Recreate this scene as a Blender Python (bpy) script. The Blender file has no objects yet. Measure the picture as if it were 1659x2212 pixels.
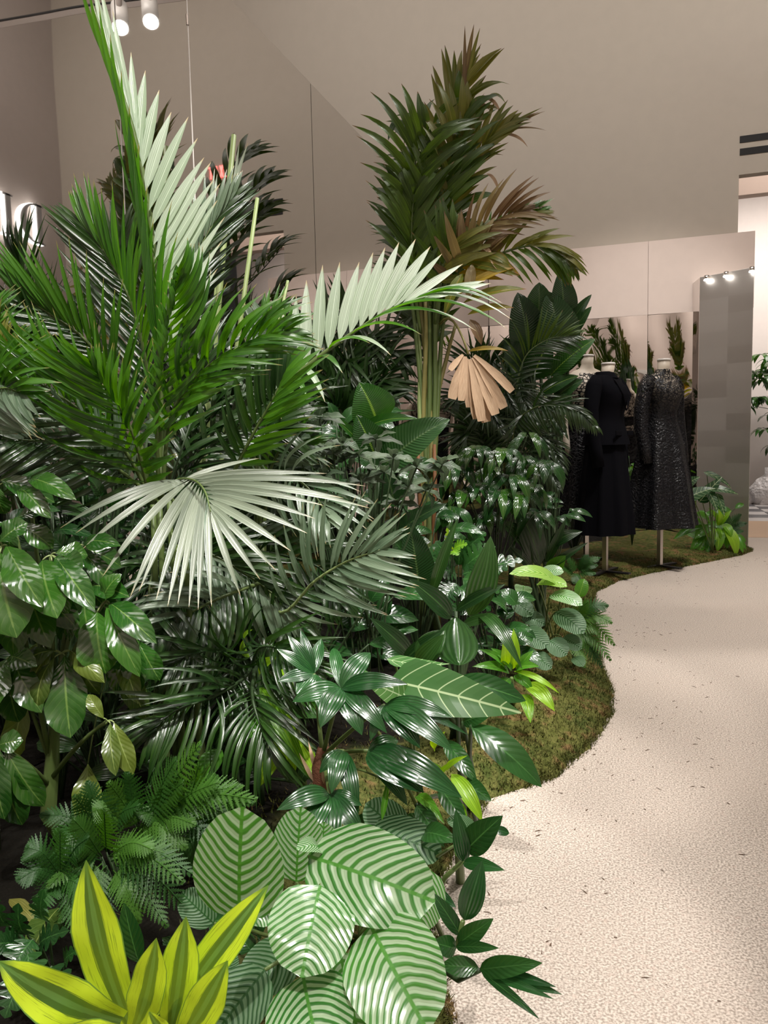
import bpy, math, random
import numpy as np
from mathutils import Vector, Matrix
random.seed(7); rng = np.random.default_rng(7)
SC = bpy.context.scene; COL = SC.collection
PI = math.pi

# ------------------------------------------------------------------ camera
FPX = 1660.0; YAW = math.radians(18.8); PIT = math.radians(5.3); ROL = math.radians(1.26)
EYE = Vector((0, 0, 1.1))
FW = Vector((-math.sin(YAW)*math.cos(PIT), math.cos(YAW)*math.cos(PIT), -math.sin(PIT)))
_r0 = Vector((math.cos(YAW), math.sin(YAW), 0)); _u0 = _r0.cross(FW)
RT = _r0*math.cos(ROL) - _u0*math.sin(ROL); UP = RT.cross(FW)
cd = bpy.data.cameras.new('camera'); cam = bpy.data.objects.new('camera', cd); COL.objects.link(cam)
cd.sensor_fit = 'VERTICAL'; cd.sensor_height = 36.0; cd.lens = FPX/2212*36.0
cd.clip_start = 0.05; cd.clip_end = 200
m = Matrix((RT, UP, -FW)).transposed().to_4x4(); m.translation = EYE; cam.matrix_world = m
SC.camera = cam

# ------------------------------------------------------------------ view + light
SC.view_settings.view_transform = 'Standard'; SC.view_settings.look = 'None'
SC.view_settings.gamma = 1; SC.view_settings.use_curve_mapping = False
SC.view_settings.exposure = 0.0
try: SC.cycles.use_denoising = True
except Exception: pass
SC.cycles.max_bounces = 8; SC.cycles.transparent_max_bounces = 12
SC.cycles.sample_clamp_indirect = 4.0
w = bpy.data.worlds.new('world'); SC.world = w; w.use_nodes = True
w.node_tree.nodes['Background'].inputs[0].default_value = (1, .93, .86, 1)
w.node_tree.nodes['Background'].inputs[1].default_value = 0.03

def lamp(name, typ, loc, aim, power, col=(1, .95, .905), size=.1, angle=40, blend=.35):
    d = bpy.data.lights.new(name, typ); o = bpy.data.objects.new(name, d); COL.objects.link(o)
    d.energy = power; d.color = col; o.location = loc
    o.rotation_euler = (Vector(aim)-Vector(loc)).to_track_quat('-Z', 'Y').to_euler()
    if typ == 'SPOT': d.spot_size = math.radians(angle); d.spot_blend = blend; d.shadow_soft_size = size
    if typ == 'AREA': d.shape = 'RECTANGLE'; d.size = size; d.size_y = size*.6
    return o
lamp('ambient_fill', 'AREA', (1.6, .6, 6.2), (1.5, 1.0, 0), 40, size=3.0)  # added area light for soft ambient fill, no panel is built
lamp('ambient_fill', 'AREA', (2.2, 5.4, 7.4), (2.0, 5.6, 0), 66, size=2.6)  # another added ambient fill, deeper in the room
lamp('far_wall_fill', 'AREA', (-2.6, 5.6, 7.4), (-2.4, 8.86, 4.8), 150, size=4.0)  # added area light without a fixture, brightens the far wall's left
lamp('far_wall_fill', 'AREA', (1.8, 5.6, 7.4), (1.4, 8.86, 4.4), 66, size=4.0)  # added area light without a fixture, brightens the far wall's right
lamp('rear_wall_fill', 'AREA', (.2, -1.6, 6.0), (-.2, -3.6, 2.0), 130, size=3.0)  # added fill so the rear wall looks bright in the niche mirrors
lamp('side_wall_fill', 'AREA', (1.8, 5.0, 7.4), (4.2, 7.0, 4.2), 75, size=2.4)  # added fill, brightens the right wall as the left mirror shows it
lamp('palm_spot', 'SPOT', (.9, -.6, 5.3), (-1.0, 2.0, 1.5), 1150, size=.05, angle=27)
lamp('frond_spot', 'SPOT', (-.1, 3.4, 5.4), (-1.0, 2.35, 1.3), 520, size=.05, angle=34)
lamp('floor_spot', 'SPOT', (1.5, 2.4, 5.4), (1.05, 1.95, 0), 520, size=.06, angle=50, blend=.25)
lamp('front_bed_spot', 'SPOT', (.5, -1.1, 5.3), (-.50, 1.25, .35), 760, size=.05, angle=17)
lamp('mid_bed_spot', 'SPOT', (.9, 2.6, 5.4), (-.6, 3.0, .7), 380, size=.05, angle=28)
lamp('back_bed_spot', 'SPOT', (1.0, 4.6, 5.4), (.1, 6.9, .6), 200, size=.05, angle=42)
lamp('niche_fill_spot', 'SPOT', (.5, 4.6, 5.5), (-.1, 8.7, 1.9), 520, size=.08, angle=32, blend=1.0)  # added spot that brightens the dark niche
lamp('left_bed_spot', 'SPOT', (.4, -.9, 5.4), (-1.3, 1.5, .8), 290, size=.05, angle=26)
lamp('far_room_fill', 'AREA', (2.0, 13.1, 4.45), (2.0, 15.0, 1.6), 95, size=2.6)  # added fill that brightens the wall beyond the portal
lamp('header_fill', 'AREA', (2.4, 10.4, 6.4), (2.0, 12.6, 4.9), 115, size=2.0)  # added fill aimed at the dropped header
lamp('path_fill_spot', 'SPOT', (1.4, 4.2, 5.6), (.75, 5.3, 0), 680, size=.08, angle=48, blend=.7)  # added spot that lifts the far stretch of floor

# ------------------------------------------------------------------ helpers
MIRX = -1.675
def ray(px, py): return FW + RT*((px-829.5)/FPX) - UP*((py-1106)/FPX)
def V(px, py, d, lim=-1.60):
    """a point seen at photo pixel (px, py), d metres deep; kept on this side of the mirror wall"""
    P = EYE + ray(px, py)*d
    if P.x < lim: P = EYE + ray(px, py)*(d*lim/P.x)
    return P
def onfloor(px, py, z=0):
    q = ray(px, py); return EYE + q*((z-EYE.z)/q.z)
EDGE = [(-1.0, -.40), (.3, -.36), (1.0, -.34), (1.319, -.333), (1.5, -.42), (1.676, -.475), (2.0, -.47), (2.259, -.441), (2.35, -.34), (2.42, -.28), (2.75, -.17), (3.10, -.119), (3.4, -.13),
        (3.73, -.186), (4.6, -.27), (5.54, -.326), (6.0, -.19), (6.377, .032), (6.9, .40), (7.517, .825), (7.80, .95), (7.95, .97), (8.15, .93), (8.75, .9)]
_ey = np.array([e[0] for e in EDGE]); _ex = np.array([e[1] for e in EDGE])
def edge_x(y): return float(np.interp(y, _ey, _ex))
def moss_z(x, y):
    s = edge_x(y)-x
    if s < 0: return 0.0
    h = .085*min(1, s/.16)**.6 + .10*min(1, max(0, s-.15)/.7)
    h *= float(np.interp(y, (4.6, 5.6), (1, .45)))
    return h + .010*math.sin(9*x+5*y)*min(1, s/.1) + .010*math.sin(17*y-11*x)*min(1, s/.1)

def tagit(o, label=None, cat=None, group=None, kind=None):
    if label: o['label'] = label
    if cat: o['category'] = cat
    if group: o['group'] = group
    if kind: o['kind'] = kind
    return o
def thing(name, label, cat, loc, group=None):
    o = bpy.data.objects.new(name, None); COL.objects.link(o); o.location = loc; o.empty_display_size = .05
    return tagit(o, label, cat, group)
def plant(name, label, px, d, cat='plant', group=None):
    P = EYE + ray(px, 1200)*d
    if P.x < -1.58: P.x = -1.58
    return thing(name, label, cat, (P.x, P.y, moss_z(P.x, P.y)), group)
def mesh(name, vs, fs, uv=None, smooth=True, mats=()):
    me = bpy.data.meshes.new(name); me.from_pydata([tuple(v) for v in vs], [], fs)
    if smooth: me.polygons.foreach_set('use_smooth', [True]*len(me.polygons))
    if uv is not None:
        l = me.uv_layers.new(name='UVMap'); li = np.empty(len(me.loops), dtype=np.int32); me.loops.foreach_get('vertex_index', li)
        l.data.foreach_set('uv', np.asarray(uv, dtype=np.float32)[li].ravel())
    for mt in mats: me.materials.append(mt)
    return me
def wloc(o):
    p = Vector(o.location)
    while o.parent: o = o.parent; p += Vector(o.location)
    return p
def link(name, me, parent=None, loc=(0, 0, 0)):
    """links mesh me with its origin at world point loc, under parent (parents carry translation only)"""
    o = bpy.data.objects.new(name, me); COL.objects.link(o)
    if parent is not None: o.parent = parent; o.location = Vector(loc)-wloc(parent)
    else: o.location = loc
    return o
class MB:
    def __init__(s): s.v = []; s.f = []; s.u = []
    def add(s, vs, fs, us=None):
        n = len(s.v); s.v += [tuple(v) for v in vs]; s.f += [tuple(i+n for i in f) for f in fs]
        s.u += list(us) if us is not None else [(0, 0)]*len(vs); return s
    def box(s, x0, x1, y0, y1, z0, z1):
        vs = [(x, y, z) for x in (x0, x1) for y in (y0, y1) for z in (z0, z1)]
        return s.add(vs, [(0, 1, 3, 2), (4, 6, 7, 5), (0, 4, 5, 1), (2, 3, 7, 6), (0, 2, 6, 4), (1, 5, 7, 3)])
    def prism(s, poly, z0, z1):
        n = len(poly); vs = [(x, y, z0) for x, y in poly]+[(x, y, z1) for x, y in poly]
        return s.add(vs, [tuple(range(n-1, -1, -1)), tuple(range(n, 2*n))]+[(i, (i+1) % n, n+(i+1) % n, n+i) for i in range(n)])
    def tube(s, pts, rads, k=6, cap=True):
        pts = [Vector(p) for p in pts]; n = len(pts)
        if not hasattr(rads, '__len__'): rads = [rads]*n
        ref = Vector((.13, .31, 1)) if abs((pts[-1]-pts[0]).normalized().z) < .9 else Vector((1, .2, 0))
        vs = []; us = []
        for i, p in enumerate(pts):
            t = (pts[min(i+1, n-1)]-pts[max(i-1, 0)]).normalized()
            a = t.cross(ref).normalized(); b = t.cross(a)
            for j in range(k):
                an = 2*PI*j/k; vs.append(p+(a*math.cos(an)+b*math.sin(an))*rads[i]); us.append((j/k, i/(n-1)))
        fs = [(i*k+j, i*k+(j+1) % k, (i+1)*k+(j+1) % k, (i+1)*k+j) for i in range(n-1) for j in range(k)]
        if cap: fs += [tuple(range(k-1, -1, -1)), tuple(range((n-1)*k, n*k))]
        return s.add(vs, fs, us)
    def rings(s, rs, k=28, cap=True, fold=None):
        """rs: (z, rx, ry, dx, dy); fold(i, angle) scales the radius"""
        vs = []; us = []
        for i, (z, rx, ry, dx, dy) in enumerate(rs):
            for j in range(k):
                a = 2*PI*j/k; q = fold(i, a) if fold else 1
                vs.append((dx+rx*q*math.cos(a), dy+ry*q*math.sin(a), z)); us.append((j/k, i/max(1, len(rs)-1)))
        n = len(rs); fs = [(i*k+j, i*k+(j+1) % k, (i+1)*k+(j+1) % k, (i+1)*k+j) for i in range(n-1) for j in range(k)]
        if cap: fs += [tuple(range(k-1, -1, -1)), tuple(range((n-1)*k, n*k))]
        return s.add(vs, fs, us)
    def mesh(s, name, mat, smooth=True): return mesh(name, s.v, s.f, s.u, smooth, [mat])
    def obj(s, name, mat, parent=None, loc=(0, 0, 0), smooth=False):
        me = s.mesh(name, mat, smooth); return link(name, me, parent, loc)
def bevel(o, wd=.004, seg=2):
    b = o.modifiers.new('edge', 'BEVEL'); b.width = wd; b.segments = seg; b.limit_method = 'ANGLE'; return o

# ------------------------------------------------------------------ materials
class NT:
    def __init__(s, name):
        s.m = bpy.data.materials.new(name); s.m.use_nodes = True; s.t = s.m.node_tree; s.n = s.t.nodes
        s.b = s.n['Principled BSDF']; s.o = s.n['Material Output']
    def node(s, typ, **kw):
        n = s.n.new(typ)
        for k, v in kw.items(): setattr(n, k, v)
        return n
    def put(s, sock, v):
        if v is None: return
        if isinstance(v, bpy.types.NodeSocket): s.t.links.new(v, sock)
        elif isinstance(v, tuple) and len(v) == 3 and sock.type == 'RGBA': sock.default_value = (*v, 1)
        else: sock.default_value = v
    def M(s, op, a, b=None, c=None):
        n = s.node('ShaderNodeMath', operation=op)
        for i, v in enumerate((a, b, c)): s.put(n.inputs[i], v)
        return n.outputs[0]
    def mix(s, f, a, b):
        n = s.node('ShaderNodeMix', data_type='RGBA'); s.put(n.inputs[0], f); s.put(n.inputs[6], a); s.put(n.inputs[7], b); return n.outputs[2]
    def ss(s, x, lo, hi):
        n = s.node('ShaderNodeMapRange', interpolation_type='SMOOTHSTEP'); s.put(n.inputs[0], x); s.put(n.inputs[1], lo); s.put(n.inputs[2], hi); return n.outputs[0]
    def noise(s, scale, vec=None, detail=2, out=0):
        n = s.node('ShaderNodeTexNoise'); n.inputs['Scale'].default_value = scale; n.inputs['Detail'].default_value = detail
        if vec is not None: s.put(n.inputs['Vector'], vec)
        return n.outputs[out]
    def coord(s, which='Object'): return s.node('ShaderNodeTexCoord').outputs[which]
    def uv(s):
        x = s.node('ShaderNodeSeparateXYZ'); s.put(x.inputs[0], s.coord('UV')); return x.outputs[0], x.outputs[1]
    def vec(s, x, y, z=0.0):
        n = s.node('ShaderNodeCombineXYZ')
        for i, v in enumerate((x, y, z)): s.put(n.inputs[i], v)
        return n.outputs[0]
    def bump(s, h, strength=.3, dist=.01):
        n = s.node('ShaderNodeBump'); n.inputs['Strength'].default_value = strength; n.inputs['Distance'].default_value = dist
        s.put(n.inputs['Height'], h); s.t.links.new(n.outputs[0], s.b.inputs['Normal']); return n
    def fin(s, col=None, rough=.5, metal=0., spec=None):
        s.put(s.b.inputs['Base Color'], col); s.put(s.b.inputs['Roughness'], rough); s.put(s.b.inputs['Metallic'], metal)
        if spec is not None: s.put(s.b.inputs['Specular IOR Level'], spec)
        return s.m
    def emit(s, col, k):
        s.put(s.b.inputs['Emission Color'], col); s.b.inputs['Emission Strength'].default_value = k; return s.m

def plain(name, col, rough=.5, metal=0., bumpy=0.):
    t = NT(name); n = t.noise(9, t.coord(), 3)
    c = t.mix(t.ss(n, .3, .7), tuple(x*.985 for x in col), tuple(min(1, x*1.01) for x in col))
    if bumpy: t.bump(t.noise(220, t.coord(), 3), bumpy, .004)
    return t.fin(c, rough, metal)

def leafmat(name, a, b, pat='plain', c=None, rough=.34, trans=.28, spec=.5, tip=None, tcol=None):
    """a, b: the two tones a leaf varies between; pat draws veins or stripes from the leaf's own UV (u across, v along)"""
    t = NT(name); u, v = t.uv(); au = t.M('MULTIPLY', t.M('ABSOLUTE', t.M('SUBTRACT', u, .5)), 2.0)
    rnd = t.node('ShaderNodeObjectInfo').outputs['Random']
    ns = t.noise(3.0, t.vec(t.M('MULTIPLY', u, 1.3), t.M('ADD', v, t.M('MULTIPLY', rnd, 9.0)), rnd), 2)
    col = t.mix(t.ss(t.M('ADD', t.M('MULTIPLY', rnd, .6), t.M('MULTIPLY', ns, .5)), .25, .85), a, b)
    h = None
    if pat == 'blade':                      # fine lengthwise ribs
        w_ = t.M('SINE', t.M('MULTIPLY', u, 44.0)); h = w_
        col = t.mix(t.M('MULTIPLY', t.ss(w_, .0, 1), .42), col, tuple(x*.6 for x in a))
        col = t.mix(t.ss(au, .10, .0), col, tuple(min(1, x*1.25+.01) for x in b))
    elif pat == 'vein':                     # pale midrib and faint side veins
        ph = t.M('SUBTRACT', t.M('MULTIPLY', v, 9.0), t.M('MULTIPLY', au, 2.2)); s_ = t.M('ABSOLUTE', t.M('SUBTRACT', t.M('FRACT', ph), .5)); h = s_
        col = t.mix(t.M('MULTIPLY', t.ss(s_, .06, .0), .35), col, c or b)
        col = t.mix(t.ss(au, .07, .02), col, c or b)
    elif pat == 'banana':
        s_ = t.M('SINE', t.M('SUBTRACT', t.M('MULTIPLY', v, 160.0), t.M('MULTIPLY', au, 26.0))); h = s_
        col = t.mix(t.M('MULTIPLY', t.ss(s_, .3, 1.), .22), col, tuple(x*.5 for x in a))
        col = t.mix(t.ss(au, .07, .03), col, c or b)
    elif pat == 'orbifolia':                # silver bands between dark side veins
        ph = t.M('MULTIPLY', t.M('SUBTRACT', v, t.M('MULTIPLY', t.M('POWER', au, 1.45), .46)), 11.0)
        ph = t.M('ADD', ph, t.M('MULTIPLY', t.M('SUBTRACT', t.noise(3.2, t.vec(u, v, t.M('MULTIPLY', rnd, 20.0)), 2), .5), .9)); s_ = t.M('ABSOLUTE', t.M('SUBTRACT', t.M('FRACT', ph), .5)); h = s_
        col = t.mix(t.ss(s_, .36, .20), col, c)
        fine = t.M('ABSOLUTE', t.M('SUBTRACT', t.M('FRACT', t.M('MULTIPLY', ph, 3.0)), .5))
        col = t.mix(t.M('MULTIPLY', t.ss(fine, .12, 0), .22), col, a)
        col = t.mix(t.ss(au, .05, .025), col, b)
    elif pat == 'dracaena':                 # green centre band and streaks on lime yellow
        nx = t.noise(5, t.vec(t.M('MULTIPLY', u, 14.0), t.M('MULTIPLY', v, .8), rnd), 3)
        col = t.mix(t.ss(t.M('ADD', au, t.M('MULTIPLY', t.M('SUBTRACT', nx, .5), .35)), .40, .34), b, a)
        col = t.mix(t.ss(au, .14, .10), col, tuple(x*1.7+.02 for x in a))
        col = t.mix(t.M('MULTIPLY', t.ss(nx, .60, .66), .7), col, a); col = t.mix(t.ss(au, .92, .97), col, tuple(x*1.8 for x in a))
        col = t.mix(t.ss(v, .86, 1.0), col, tuple(x*1.6 for x in a))
    elif pat == 'alocasia':
        ph = t.M('MULTIPLY', t.M('SUBTRACT', v, t.M('MULTIPLY', t.M('POWER', au, 1.3), .22)), 6.5); s_ = t.M('ABSOLUTE', t.M('SUBTRACT', t.M('FRACT', ph), .5)); h = s_
        col = t.mix(t.ss(s_, .055, .02), col, c); col = t.mix(t.ss(au, .05, .028), col, c)
    elif pat == 'dead':
        w_ = t.noise(6, t.vec(t.M('MULTIPLY', u, 9.0), v, rnd), 3); col = t.mix(t.ss(w_, .35, .7), a, b); h = w_
    if tip is not None: col = t.mix(t.ss(v, .90, .99), col, tip)
    if h is not None: t.bump(h, .35 if pat in ('orbifolia', 'banana') else .18, .005)
    t.fin(col, rough, 0., spec)
    tr = t.node('ShaderNodeBsdfTranslucent'); mx = t.node('ShaderNodeMixShader'); mx.inputs[0].default_value = trans
    hs = t.node('ShaderNodeHueSaturation'); hs.inputs['Hue'].default_value = .485; hs.inputs['Saturation'].default_value = 1.1; hs.inputs['Value'].default_value = 2.2
    t.put(hs.inputs['Color'], col); t.put(tr.inputs[0], tcol if tcol is not None else hs.outputs[0])
    t.t.links.new(t.b.outputs[0], mx.inputs[1]); t.t.links.new(tr.outputs[0], mx.inputs[2]); t.t.links.new(mx.outputs[0], t.o.inputs[0])
    return t.m

MAT = {
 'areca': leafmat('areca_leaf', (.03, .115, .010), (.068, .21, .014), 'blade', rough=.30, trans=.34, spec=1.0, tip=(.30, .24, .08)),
 'areca_lit': leafmat('lit_areca_leaf', (.33, .43, .29), (.46, .55, .42), 'blade', rough=.42, trans=.22, spec=.9, tip=(.5, .40, .2)),  # white of spotlit, glossy leaflets put into the leaf colour
 'areca_grey': leafmat('silver_green_areca_leaf', (.10, .165, .095), (.20, .275, .18), 'blade', rough=.32, trans=.2, spec=1.0, tip=(.42, .32, .15)),
 'areca_sheen': leafmat('sheen_hanging_leaf', (.15, .19, .13), (.27, .32, .23), 'blade', rough=.36, trans=.2, spec=.9, tip=(.42, .34, .17)),  # broad sheen of the hanging leaflets put into the colour
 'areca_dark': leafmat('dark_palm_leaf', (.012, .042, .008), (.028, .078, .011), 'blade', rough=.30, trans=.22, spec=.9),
 'kentia': leafmat('kentia_leaf', (.04, .085, .008), (.075, .145, .012), 'blade', rough=.38, trans=.34, tip=(.22, .12, .05)),
 'kentia_olive': leafmat('olive_kentia_leaf', (.100, .130, .014), (.200, .200, .040), 'blade', rough=.42, trans=.3, tip=(.160, .080, .040)),
 'kentia_brown': leafmat('browned_kentia_leaf', (.170, .100, .045), (.220, .170, .060), 'blade', rough=.5, trans=.25, tip=(.140, .070, .050)),
 'yellowing': leafmat('yellowing_palm_leaf', (.130, .170, .009), (.360, .240, .020), 'blade', rough=.42, trans=.3, tip=(.300, .120, .030)),
 'dead': leafmat('dry_brown_leaf', (.360, .240, .150), (.520, .380, .250), 'dead', rough=.7, trans=.12, spec=.2),
 'schefflera': leafmat('schefflera_leaf', (.016, .07, .010), (.036, .12, .014), 'vein', c=(.12, .22, .045), rough=.15, trans=.12, spec=1.0),
 'schefflera_olive': leafmat('olive_schefflera_leaf', (.05, .10, .015), (.12, .17, .025), 'vein', c=(.26, .34, .09), rough=.28, trans=.22, spec=.6),
 'glossy': leafmat('dark_glossy_leaf', (.010, .048, .010), (.022, .085, .017), 'vein', c=(.050, .150, .036), rough=.22, trans=.15, spec=.7),
 'fan': leafmat('fan_leaf', (.010, .055, .013), (.022, .095, .022), 'blade', rough=.22, trans=.14, spec=.7),
 'aspid': leafmat('aspidistra_leaf', (.012, .042, .010), (.030, .085, .017), 'blade', rough=.25, trans=.15, spec=.6),
 'banana': leafmat('strelitzia_leaf', (.015, .065, .010), (.030, .120, .014), 'banana', c=(.160, .300, .043), rough=.26, trans=.3, spec=.6),
 'banana_dark': leafmat('dark_strelitzia_leaf', (.014, .045, .013), (.024, .075, .017), 'banana', c=(.060, .120, .036), rough=.3, trans=.2),
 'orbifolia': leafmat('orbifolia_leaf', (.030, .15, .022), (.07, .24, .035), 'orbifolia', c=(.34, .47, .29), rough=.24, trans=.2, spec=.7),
 'orbifolia_dark': leafmat('dark_orbifolia_leaf', (.010, .05, .012), (.022, .085, .018), 'orbifolia', c=(.12, .21, .11), rough=.42, trans=.2, spec=.3),  # darker tones of the same striped leaf
 'orbifolia_lime': leafmat('young_orbifolia_leaf', (.100, .240, .022), (.160, .340, .029), 'orbifolia', c=(.300, .460, .101), rough=.32, trans=.3),
 'dracaena': leafmat('striped_dracaena_leaf', (.060, .140, .022), (.660, .860, .036), 'dracaena', rough=.34, trans=.25, spec=.5, tcol=(.600, .750, .036)),
 'lime': leafmat('lime_leaf', (.120, .300, .014), (.260, .460, .022), 'blade', rough=.32, trans=.3),
 'limegreen': leafmat('mid_green_leaf', (.035, .150, .013), (.080, .250, .022), 'vein', c=(.160, .340, .043), rough=.26, trans=.3, spec=.6),
 'alocasia': leafmat('alocasia_leaf', (.045, .13, .035), (.085, .20, .05), 'alocasia', c=(.38, .50, .27), rough=.26, trans=.2, spec=.8),
 'alocasia_dark': leafmat('dark_alocasia_leaf', (.014, .055, .014), (.025, .080, .022), 'alocasia', c=(.300, .380, .202), rough=.3, trans=.15),
 'greyleaf': leafmat('grey_green_leaf', (.045, .075, .04), (.085, .12, .07), 'vein', c=(.14, .19, .12), rough=.5, trans=.12, spec=.35),
 'fern': leafmat('fern_leaf', (.028, .10, .010), (.07, .19, .022), 'vein', c=(.08, .2, .03), rough=.42, trans=.3),
 'fern_dark': leafmat('dark_fern_leaf', (.015, .070, .011), (.035, .120, .018), 'vein', c=(.050, .140, .029), rough=.42, trans=.25),
 'stem': plain('green_stem', (.10, .15, .04), .45), 'stem_dark': plain('dark_green_stem', (.03, .06, .02), .5),
 'stem_pale': plain('pale_green_cane', (.26, .34, .13), .45), 'cane': plain('ringed_olive_cane', (.22, .20, .06), .5),
 'fibre': plain('reddish_brown_fibre', (.16, .06, .03), .8, 0, .6), 'redcane': plain('rusty_cane', (.20, .085, .03), .6),
}

# ------------------------------------------------------------------ leaves
PROF = {
 'blade': lambda v: min(1, (v/.22)**.65)*max(0, 1-max(0, (v-.45)/.55)**1.6),
 'lance': lambda v: math.sin(PI*min(1, v)**.85)**.8 if 0 < v < 1 else 0,
 'ovate': lambda v: (math.sin(PI*v**.62)**.72 if 0 < v < 1 else 0),
 'obov': lambda v: (math.sin(PI*v**1.25)**.75 if 0 < v < 1 else 0),
 'round': lambda v: (max(0, 1-(2*v-1)**2)**.5)*(1-.08*v),
 'strap': lambda v: min(1, .45+.55*(v/.4))*max(0, 1-max(0, (v-.55)/.45)**2.2),
 'arrow': lambda v: (min(1, (v/.16)**.5)*max(0, 1-max(0, (v-.2)/.8)**1.8)**.95),
 'torn': lambda v: min(1, .35+v*1.1)*(1 if v < .9 else .75),
}
def leafgeo(p0, p1, wd, bow=.12, nh=Vector((0, 0, 1)), prof='lance', fold=.15, nseg=9, side=0., curl=0., wave=0., seed=0, nl=2, lobes=0):
    """vertices, faces and UVs of one leaf from p0 to p1; bow lifts the middle, fold raises the margins, curl rolls them, wave ripples them"""
    p0 = Vector(p0); p1 = Vector(p1); ch = p1-p0; L = ch.length; T0 = ch/L
    S0 = T0.cross(nh)
    if S0.length < .05: S0 = T0.cross(Vector((.3, .8, .2)))
    S0.normalize(); N0 = S0.cross(T0)
    cp = (p0+p1)/2+N0*(bow*2*L)+S0*(side*2*L)
    f = PROF[prof]; vs = []; us = []; cols = 2*nl+1
    for i in range(nseg+1):
        v = i/nseg; a = (1-v)*(1-v); b = 2*v*(1-v); c = v*v
        p = p0*a+cp*b+p1*c; T = ((cp-p0)*(1-v)+(p1-cp)*v)
        T = T.normalized() if T.length > 1e-6 else T0
        S = T.cross(N0); S = S.normalized() if S.length > 1e-4 else S0; N = S.cross(T)
        hw = max(f(min(max(v, .0), 1)), .015)*wd/2
        if lobes: hw *= .30+.70*abs(math.sin(PI*lobes*v))**.55
        for j in range(-nl, nl+1):
            q = j/nl; off = N*(fold*abs(q)*hw*2 - curl*q*q*hw*2) + N*(wave*hw*math.sin(v*13+seed+2*q)*abs(q))
            lag = T*(-.0 if not lobes else .25*hw*abs(q))
            vs.append(p+S*(q*hw*(1-.12*abs(fold)))+off+lag); us.append((.5+q/2*(f(min(max(v, 0), 1)) if prof in ('round', 'arrow') else 1), v))
    fs = [(i*cols+j, i*cols+j+1, (i+1)*cols+j+1, (i+1)*cols+j) for i in range(nseg) for j in range(cols-1)]
    return vs, fs, us
TOCAM = -FW
def facing(k=.5): return (Vector((0, 0, 1))*(1-k)+TOCAM*k).normalized()
def leaf(par, mat, a, b, wpx, bow=.10, nh=None, prof='lance', fold=.12, name='leaf', stem=None, smat='stem', sr=.004, **kw):
    """one leaf as its own part. a, b = (px, py, depth) of base and tip; wpx = its width in photo pixels at that depth"""
    A = V(*a) if not isinstance(a, Vector) else a; B = V(*b) if not isinstance(b, Vector) else b
    d = (A-EYE).dot(FW); wd = wpx*d/FPX
    if nh is None: nh = facing(.5)
    elif not isinstance(nh, Vector): nh = facing(nh)
    vs, fs, us = leafgeo(A, B, wd, bow, nh, prof, fold, seed=random.random()*6, **kw)
    me = mesh(name, [v-A for v in vs], fs, us, True, [MAT[mat]]); o = link(name, me, par, A)
    if stem is not None:
        S = V(*stem) if isinstance(stem, tuple) else stem
        stalk(par, S, A, sr, smat, parent_of=None)
    return o
def stalk(par, S, A, r=.004, smat='stem', name='leaf_stalk', sag=.12, parent_of=None, k=5, r2=None):
    S = Vector(S); A = Vector(A); n = 7; ctrl = S.lerp(A, .5)+Vector((0, 0, (A-S).length*sag))
    pts = [S*(1-t)**2+ctrl*2*t*(1-t)+A*t*t for t in [i/(n-1) for i in range(n)]]
    mb = MB().tube([p-S for p in pts], [r-(r-(r2 if r2 is not None else r*.7))*i/(n-1) for i in range(n)], k)
    return mb.obj(name, MAT[smat], par, S, True)

# shared unit leaflets: length 1 along +Y, width 1 along X, normal +Z, a few amounts of droop
BOWS = [.02, .06, .11, .17, .24]
LIB = {}
def libleaf(prof, bi, mat, fold=.018, nseg=7):
    key = (prof, bi, mat)
    if key not in LIB:
        vs, fs, us = leafgeo(Vector((0, 0, 0)), Vector((0, 1, 0)), 1.0, BOWS[bi], Vector((0, 0, 1)), prof, fold, nseg=nseg, nl=1)
        vs = [Vector((v.x, v.y, v.z)) for v in vs]
        # fold height was made for width 1: keep it in proportion to the real width
        LIB[key] = (mesh('leaflet', vs, fs, us, True, [MAT[mat]]), np.array([tuple(v) for v in vs]), fs, us)
    return LIB[key]
def spline(pts, n):
    P = [Vector(p) for p in pts]; P = [P[0]*2-P[1]]+P+[P[-1]*2-P[-2]]; out = []; segs = len(P)-3
    for i in range(n):
        t = i/(n-1)*segs; k = min(int(t), segs-1); t -= k; a, b, c, d = P[k:k+4]
        out.append(.5*((2*b)+(c-a)*t+(2*a-5*b+4*c-d)*t*t+(3*b-a-3*c+d)*t**3))
    return out
def leafletmat(dirv, nrm, wd, L):
    dirv = dirv.normalized(); S = dirv.cross(nrm)
    if S.length < 1e-3: S = dirv.cross(Vector((.2, .9, .1)))
    S.normalize(); N = S.cross(dirv)
    return Matrix(((S.x*wd, dirv.x*L, N.x*L), (S.y*wd, dirv.y*L, N.y*L), (S.z*wd, dirv.z*L, N.z*L)))
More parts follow.
